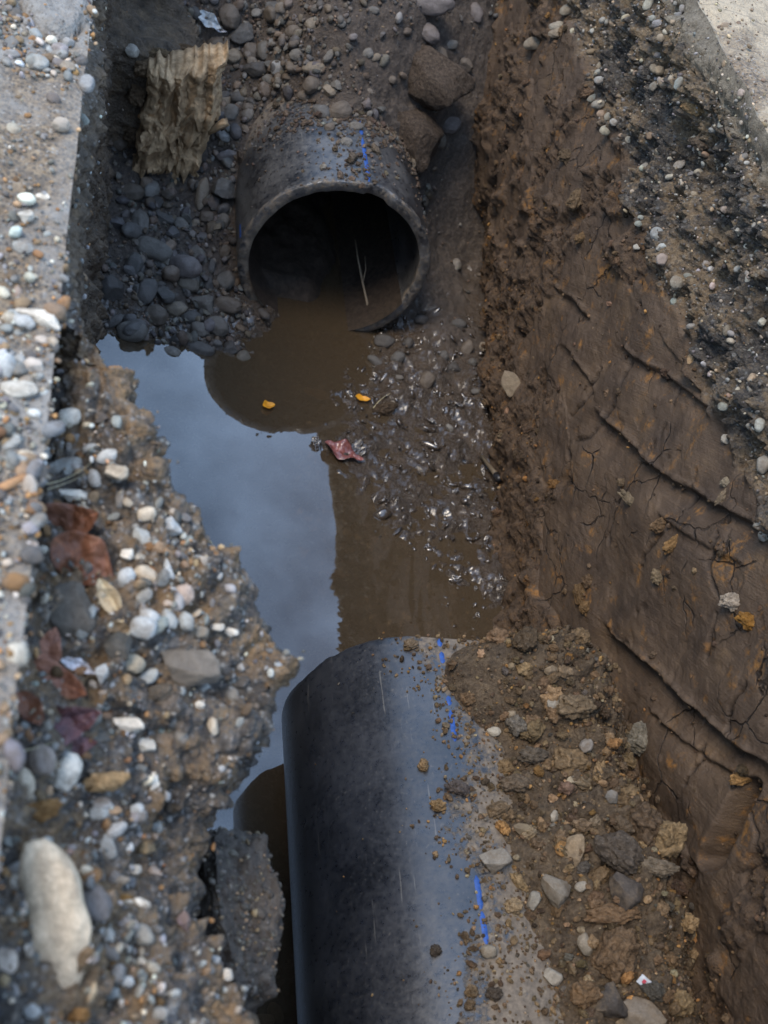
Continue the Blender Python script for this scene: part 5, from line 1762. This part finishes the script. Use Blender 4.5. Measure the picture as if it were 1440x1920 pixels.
leaf(632, 1078, 22, 0.5, 5, L_tan, 'tan sunken leaf under the brown water', 25, 0.05, 0.1, 0.1, 0.05, 0.0, -0.012, 0.0)
leaf(596, 742, 30, 0.5, -5, L_tan, 'tan sunken leaf below the open pipe', 26, 0.05, 0.1, 0.1, 0.05, 0.0, -0.014, 0.0)
leaf(425, 1745, 9, 0.5, 60, L_red, 'tiny orange leaf scrap on the dark asphalt block', 27, 0.1, 0.2, 0.1, 0.05)

# ------------------------------------------------------------------ litter
m_ = NT('clear_plastic')
pl_sh = m_.bsdf((.62, .66, .68), 0.18, m_.bump(m_.noise(m_.objco(), 9, 4), 0.02, 0.6), 0.5)
tr_ = m_.n('ShaderNodeBsdfTransparent')
mx_ = m_.n('ShaderNodeMixShader')
mx_.inputs[0].default_value = 0.62
m_.l(tr_.outputs[0], mx_.inputs[1])
m_.l(pl_sh, mx_.inputs[2])
M['clear'] = m_.done(mx_.outputs[0])
M['white'] = mat_plain('white_film', (.62, .60, .62), 0.35, 0.15, 20)
leaf(394, 42, 26, 0.55, -35, M['clear'], 'crumpled scrap of clear plastic film on the cobbles', 33, 0.4, 0.6, 0.5, 0.35, 0.6, cat='plastic scrap', name='plastic_scrap')
leaf(414, 58, 12, 0.35, -15, M['white'], 'narrow white plastic shred under the clear film', 34, 0.2, 0.3, 0.2, 0.1, 0.6, cat='plastic scrap', name='plastic_scrap')
leaf(150, 1235, 34, 0.42, -28, M['white'], 'white plastic scrap lying on the pale red leaf', 35, 0.4, 0.5, 0.4, 0.2, 0.6, lift=0.02, cat='plastic scrap', name='plastic_scrap')

# small printed label at the foot of the soil heap
lp, ln_, ld = hit(1207, 1833)
lroot = empty('printed_label', tuple(lp + CAM_B * 0.045))
X = CAM_R * math.cos(R(-40)) + CAM_U * math.sin(R(-40))
Yv = np.cross(CAM_B, X)
lroot.matrix_world = Matrix(((X[0], Yv[0], CAM_B[0], lroot.location[0]), (X[1], Yv[1], CAM_B[1], lroot.location[1]), (X[2], Yv[2], CAM_B[2], lroot.location[2]), (0, 0, 0, 1)))
lw, lh = 20 * ld / FPX, 9 * ld / FPX


def card(name, x0, x1, y0, y1, zoff, col, thick=0.0012):
    n = 9
    xs = np.linspace(x0, x1, n)
    rows = []
    for zz in (0, -thick):
        for x in xs:
            for y in (y0, y1):
                rows.append((x, y, zoff + zz - 2.2 * x * x))
    rows = np.array(rows)
    F = []
    for k in range(n - 1):
        a = 2 * k
        b = 2 * n + 2 * k
        F += [(a, a + 2, a + 3, a + 1), (b, b + 1, b + 3, b + 2), (a, b, b + 2, a + 2), (a + 1, a + 3, b + 3, b + 1)]
    F += [(0, 1, 2 * n + 1, 2 * n), (2 * n - 2, 4 * n - 2, 4 * n - 1, 2 * n - 1)]
    return link(bpy.data.objects.new(name, np_mesh(name, rows, np.array(F), False, col)), lroot)


M['label_white'] = mat_plain('label_white', (.42, .43, .44), 0.4, 0.3)
M['label_blue'] = mat_plain('label_navy', (.03, .045, .10), 0.4, 0.2)
M['label_red'] = mat_plain('label_red', (.40, .05, .07), 0.4, 0.1)
card('card', -lw, lw, -lh, lh, 0, M['label_white'])
card('dark_band', 0.05 * lw, 0.72 * lw, -0.93 * lh, 0.93 * lh, 0.0012, M['label_blue'], 0.001)
card('red_mark', -0.62 * lw, -0.30 * lw, -0.35 * lh, 0.45 * lh, 0.0012, M['label_red'], 0.001)
card('white_stripe', 0.80 * lw, 0.9 * lw, -0.93 * lh, 0.93 * lh, 0.0012, M['label_blue'], 0.001)
tag(lroot, 'small printed white and navy label with red mark at the foot of the soil', 'label')


# ------------------------------------------------------------------ twigs and grass
def tube(name, pts, rad, mat, parent=None, seg=7, rough=0.0):
    pts = [np.asarray(p, float) for p in pts]
    rows = []
    n = len(pts)
    for k, p in enumerate(pts):
        d = pts[min(k + 1, n - 1)] - pts[max(k - 1, 0)]
        d /= np.linalg.norm(d) + 1e-9
        a = np.cross(d, [0.3, 0.2, 0.93])
        a /= np.linalg.norm(a) + 1e-9
        b = np.cross(d, a)
        rr = rad[k] if hasattr(rad, '__len__') else rad
        for q in range(seg):
            t = 2 * math.pi * q / seg
            rows.append(p + (a * math.cos(t) + b * math.sin(t)) * rr * (1 + rough * math.sin(q * 2.3 + k * 1.7)))
    i = np.arange(n * seg).reshape(n, seg)
    j = np.roll(i, -1, axis=1)
    F = [tuple(f) for f in np.stack([i[:-1], j[:-1], j[1:], i[1:]], -1).reshape(-1, 4)]
    me = bpy.data.meshes.new(name)
    me.from_pydata([tuple(v) for v in rows], [], F + [tuple(i[0][::-1]), tuple(i[-1])])
    me.polygons.foreach_set('use_smooth', np.full(len(me.polygons), True))
    me.materials.append(mat)
    return link(bpy.data.objects.new(name, me), parent)


M['twig'] = mat_plain('pale_twig', (.22, .17, .115), 0.8, 0.3, 90)
M['straw'] = mat_plain('dry_straw', (.42, .36, .22), 0.7, 0.2, 90)
M['bark'] = mat_plain('orange_bark', (.42, .22, .10), 0.8, 0.3, 60)
M['stick'] = mat_plain('brown_stick', (.13, .10, .065), 0.6, 0.3, 60)
M['tip'] = mat_plain('black_tip', (.02, .02, .022), 0.3, 0.2, 60)
tw = empty('twig', tuple(at_v(692, 600, 4.12)))
tw_pts = [at_v(692, 602, 4.12), at_v(689, 570, 4.19), at_v(680, 530, 4.27), at_v(672, 490, 4.36), at_v(666, 450, 4.46)]
loc = np.array(tw.location)
tube('stem', [p - loc for p in tw_pts], [.006, .0055, .005, .004, .003], M['twig'], tw)
tube('side_shoot', [tw_pts[2] - loc, at_v(686, 505, 4.30) - loc, at_v(684, 480, 4.36) - loc], [.003, .0025, .0015], M['twig'], tw)
tag(tw, 'pale forked twig standing in the mouth of the open pipe', 'twig')
for lab, pts_, rad_, mt in [
    ('upper dry grass blade beside the long grey pebble', [(92, 908), (135, 902), (177, 868)], .0011, 'straw'),
    ('lower dry grass blade beside the long grey pebble', [(94, 918), (130, 908), (165, 890)], .0010, 'straw'),
    ('pale straw across the bank above the white half stone', [(20, 1415), (60, 1400), (112, 1387)], .0010, 'straw'),
    ('green grass blade on the muddy clod', [(700, 766), (712, 748), (732, 738)], .0022, 'straw'),
]:
    w_ = []
    for a_, b_ in pts_:
        p, n, dep = hit(a_, b_)
        w_.append(p + CAM_B * 0.018)
    w_ = [w_[0] * (1 - t) ** 2 + 2 * w_[1] * t * (1 - t) + w_[2] * t * t for t in np.linspace(0, 1, 9)]
    tag(tube('grass_blade', w_, [rad_ * (1.1 - k / 10) for k in range(9)], M[mt], None, 5), lab, 'grass blade')
w_ = [hit(a_, b_)[0] + CAM_B * 0.010 for a_, b_ in ((4, 916), (24, 906), (44, 897), (62, 892))]
tag(tube('bark_strip', w_, [.006, .007, .006, .004], M['bark'], None, 7, 0.3), 'orange bark strip on the pavement edge beside a pale pebble', 'bark strip')
st = empty('stick', tuple(hit(905, 858)[0]))
loc = np.array(st.location)
s0, s1, s2, s3 = hit(903, 856)[0] + CAM_B * .012, hit(922, 880)[0] + CAM_B * .016, hit(931, 892)[0] + CAM_B * .018, hit(937, 900)[0] + CAM_B * .018
s1 = s0 * 0.4 + s3 * 0.6
s2 = s0 * 0.22 + s3 * 0.78
tube('shaft', [s0 - loc, s1 - loc, s2 - loc], [.009, .010, .012], M['stick'], st, 10, 0.1)
tube('black_end', [s2 - loc, s3 - loc], [.0128, .0122], M['tip'], st, 12)
tag(st, 'short brown stick with a black end at the foot of the clay wall', 'stick')

# ------------------------------------------------------------------ clay stump with ribs torn by the bucket
M['stump'] = mat_plain('tan_clay', (.42, .28, .155), 0.85, 0.5, 26, 0.3, 0.01)
stump = empty('clay_stump', tuple(at_v(320, 330, 4.66)))
loc = np.array(stump.location)


def stump_flake(name, tl, tr, br, bl, v_, ribs, amp, seed, rag, thick=0.10):
    """torn clay sheet hung between four photo pixels on the plane y = v_, grooved by the bucket"""
    nu, nv_ = 110, 120
    a, b = np.meshgrid(np.linspace(0, 1, nu), np.linspace(0, 1, nv_))
    low = 1 + rag * fbm(np.stack([a * 7, 0 * a, 0 * a + seed], -1), 1, 3)
    high = -0.4 * rag * fbm(np.stack([a * 5, 0 * a, 0 * a + seed + 9], -1), 1, 3)
    b2 = high + b * (low - high)
    sx = (1 - b2) * ((1 - a) * tl[0] + a * tr[0]) + b2 * ((1 - a) * bl[0] + a * br[0])
    sy = (1 - b2) * ((1 - a) * tl[1] + a * tr[1]) + b2 * ((1 - a) * bl[1] + a * br[1])
    sx = sx + 12 * fbm(np.stack([b * 3, a * 1.5, 0 * a + seed + 4], -1), 1, 4, 0.6)
    sy = sy + 9 * fbm(np.stack([b * 3, a * 6, 0 * a + seed + 8], -1), 1, 3, 0.6)
    d = CAM_F[None, None] + CAM_R * ((sx - CX) / FPX)[..., None] + CAM_U * ((CY - sy) / FPX)[..., None]
    Q = CAM_O + d * (v_ / d[..., 1])[..., None]
    warp = 0.45 * fbm(Q * np.array([1, 1, 0.35]), 7, 2, off=seed)
    ph = a * ribs + warp
    saw = np.abs((ph % 1) - 0.5) * 2
    dep_ = amp * (saw ** 0.7) + 0.22 * amp * fbm(Q * np.array([1, 1, 0.16]), 34, 3, 0.5, off=seed + 2) + 0.45 * amp * fbm(Q, 9, 2, off=seed + 5)
    step_ = 0.6 * amp * sstep(-0.05, 0.05, fbm(Q, 7, 2, off=seed + 11))
    edge = np.minimum(np.minimum(a, 1 - a) * 9, np.minimum(b, 1 - b) * 9)
    Q = Q + np.array([0, -1, 0.1]) * ((dep_ + step_) * np.clip(edge, 0.1, 1))[..., None]
    Bk = Q + np.array([0, thick, 0])
    n = nu * nv_
    F = grid_faces(nv_, nu)
    rim = np.concatenate([np.arange(nu), np.arange(2 * nu - 1, n, nu), np.arange(n - 2, n - nu - 1, -1), np.arange(n - 2 * nu, 0, -nu)])
    rim2 = np.roll(rim, -1)
    allF = np.concatenate([F, F[:, ::-1] + n, np.stack([rim, rim + n, rim2 + n, rim2], -1)])
    me = np_mesh(name, np.concatenate([Q.reshape(-1, 3), Bk.reshape(-1, 3)]) - loc, allF, True, M['stump'])
    return link(bpy.data.objects.new(name, me), stump)


stump_flake('ribbed_face', (282, 128), (424, 96), (398, 236), (266, 250), 4.62, 4.6, 0.042, 3.0, 0.20)
stump_flake('torn_flake', (270, 215), (345, 232), (318, 322), (250, 330), 4.60, 2.4, 0.036, 7.0, 0.25)
stump_flake('torn_flake', (338, 215), (398, 215), (366, 342), (318, 336), 4.63, 2.2, 0.034, 12.0, 0.28)
rows, F = clod_shape(5, 77, 0.3)
c0 = at_v(335, 215, 4.76)
me = np_mesh('core', rows * np.array([.17, .10, .30]) + (c0 - loc), F, True, M['clod'])
co = link(bpy.data.objects.new('core', me), stump)
co.color = (.12, .09, .06, 1)
kn = [at_v(385, 250, 4.62), at_v(400, 243, 4.60), at_v(412, 235, 4.58), at_v(424, 228, 4.57)]
tube('knob', [p - loc for p in kn], [.010, .012, .018, .016], M['stump'], stump, 10, 0.35)
tag(stump, 'ribbed stump of tan clay left standing over the cobbles', 'clay stump')

# ------------------------------------------------------------------ labels that single each stone out
LAND = {
    'pebble': [('the oblong stone', 108, 1735), ('the rust brown leaves', 145, 1010), ('the cream dry leaf', 212, 1128), ('the dark asphalt block', 455, 1700), ('the grey asphalt chunk', 345, 1242),
               ('the white half stone', 126, 1443), ('the concrete crack', 110, 72), ('the bark strip', 35, 905), ('the dull purple leaf', 122, 1352), ('the tip of the bank', 515, 1240),
               ('the cut pavement edge', 120, 600), ('the long grey pebble', 118, 880), ('the bank bottom', 330, 1900), ('the top of the bank', 200, 720), ('the long white stone', 80, 600), ('the blue grey stone', 73, 123)],
    'cobble': [('the clay stump', 335, 220), ('the pipe mouth', 470, 520), ('the long cobble pair', 270, 450), ('the clear plastic scrap', 394, 42), ('the water line', 300, 635), ('the pipe crown', 620, 215),
               ('the upper soil slab', 800, 140), ('the lower soil slab', 768, 245), ('the clay wall foot', 870, 660), ('the dark block cobble', 265, 552), ('the gravel slope', 560, 90), ('the wet mud', 760, 700)],
    'stone': [('the printed label', 1208, 1835), ('the blue stripe', 910, 1700), ('the largest dark clod', 1165, 1605), ('the near pipe end', 900, 1200), ('the mid soil heap', 1020, 1480)],
    'embedded pebble': [('the pavement slab edge', 1330, 120), ('the pale blue pebble', 1232, 440), ('the upper clay crack', 1250, 680), ('the white clod', 1375, 1128), ('the far gravel bed', 1130, 200), ('the dark gravel patch', 1350, 560), ('the clay side', 1430, 850)],
    'clod': [('the clay stump', 300, 150), ('the printed label', 1208, 1835), ('the blue stripe', 910, 1700), ('the largest dark clod', 1165, 1605), ('the near pipe end', 900, 1200), ('the mid soil heap', 1020, 1480), ('the tooth slot', 1365, 1540),
             ('the oblong stone', 108, 1735), ('the white clod', 1375, 1128), ('the tan wall stone', 965, 725), ('the long clay groove', 1245, 886), ('the far clay wall', 980, 330), ('the pavement slab edge', 1330, 120)],
    'mud lump': [('the wet red leaf', 643, 851), ('the muddy clod', 720, 770), ('the short stick', 922, 880), ('the near pipe end', 830, 1150), ('the clay wall foot', 880, 680), ('the mid mud flat', 800, 950)],
}
ORD = ['first', 'second', 'third', 'fourth', 'fifth', 'sixth', 'seventh', 'eighth', 'ninth', 'tenth', 'eleventh', 'twelfth', 'thirteenth', 'fourteenth', 'fifteenth', 'sixteenth', 'seventeenth', 'eighteenth', 'nineteenth', 'twentieth'] + [f'{a}-{b}' for a in ('twenty', 'thirty', 'forty') for b in ('first', 'second', 'third', 'fourth', 'fifth', 'sixth', 'seventh', 'eighth', 'ninth')]


def colour_word(c):
    c = np.asarray(c, float)
    lum = c.mean()
    warm = (c[0] - c[2]) / max(lum, 1e-3)
    if warm > 0.95:
        return 'orange brown' if lum > 0.1 else 'rusty brown'
    if warm > 0.38:
        return 'tan' if lum > 0.19 else ('brown' if lum > 0.09 else 'dark brown')
    if lum > 0.5:
        return 'white'
    if lum > 0.36:
        return 'pale blue grey' if warm < -0.05 else 'pale grey'
    if lum > 0.22:
        return 'blue grey' if warm < -0.06 else 'mid grey'
    return 'dark grey' if lum < 0.115 else 'dull grey'


groups = {}
for (o, kind, px, py, col, size, lib) in THINGS:
    lands = LAND[kind]
    land = min(lands, key=lambda L_: (L_[1] - px) ** 2 + (L_[2] - py) ** 2)
    dist = math.hypot(land[1] - px, land[2] - py)
    sw_ = 'large' if size > 24 else ('small' if size < 12 else 'middling')
    shp = {'round': 'rounded', 'angular': 'angular', 'clod': 'crumbly'}[lib]
    if kind == 'mud lump':
        cw_, shp = 'dark wet', 'shiny'
    else:
        cw_ = colour_word(col)
    head = f'{sw_} {cw_} {shp} {kind}'
    groups.setdefault((head, land[0]), []).append((dist, o, kind))
for (head, land), rows in groups.items():
    rows.sort(key=lambda q_: q_[0])
    for k, (d_, o, kind) in enumerate(rows):
        if len(rows) == 1:
            lab = f'{head}, only one near {land}'
        else:
            lab = f'{head}, {ORD[min(k, len(ORD) - 1)]} out from {land}'
        tag(o, lab, {'embedded pebble': 'pebble', 'mud lump': 'mud lump', 'clod': 'soil clod'}.get(kind, kind),
            {'pebble': 'pebbles on the gravel bank', 'cobble': 'cobbles around the open pipe', 'stone': 'stones in the soil heap', 'embedded pebble': 'pebbles in the gravel bed', 'clod': 'soil clods', 'mud lump': 'lumps in the wet mud'}[kind])
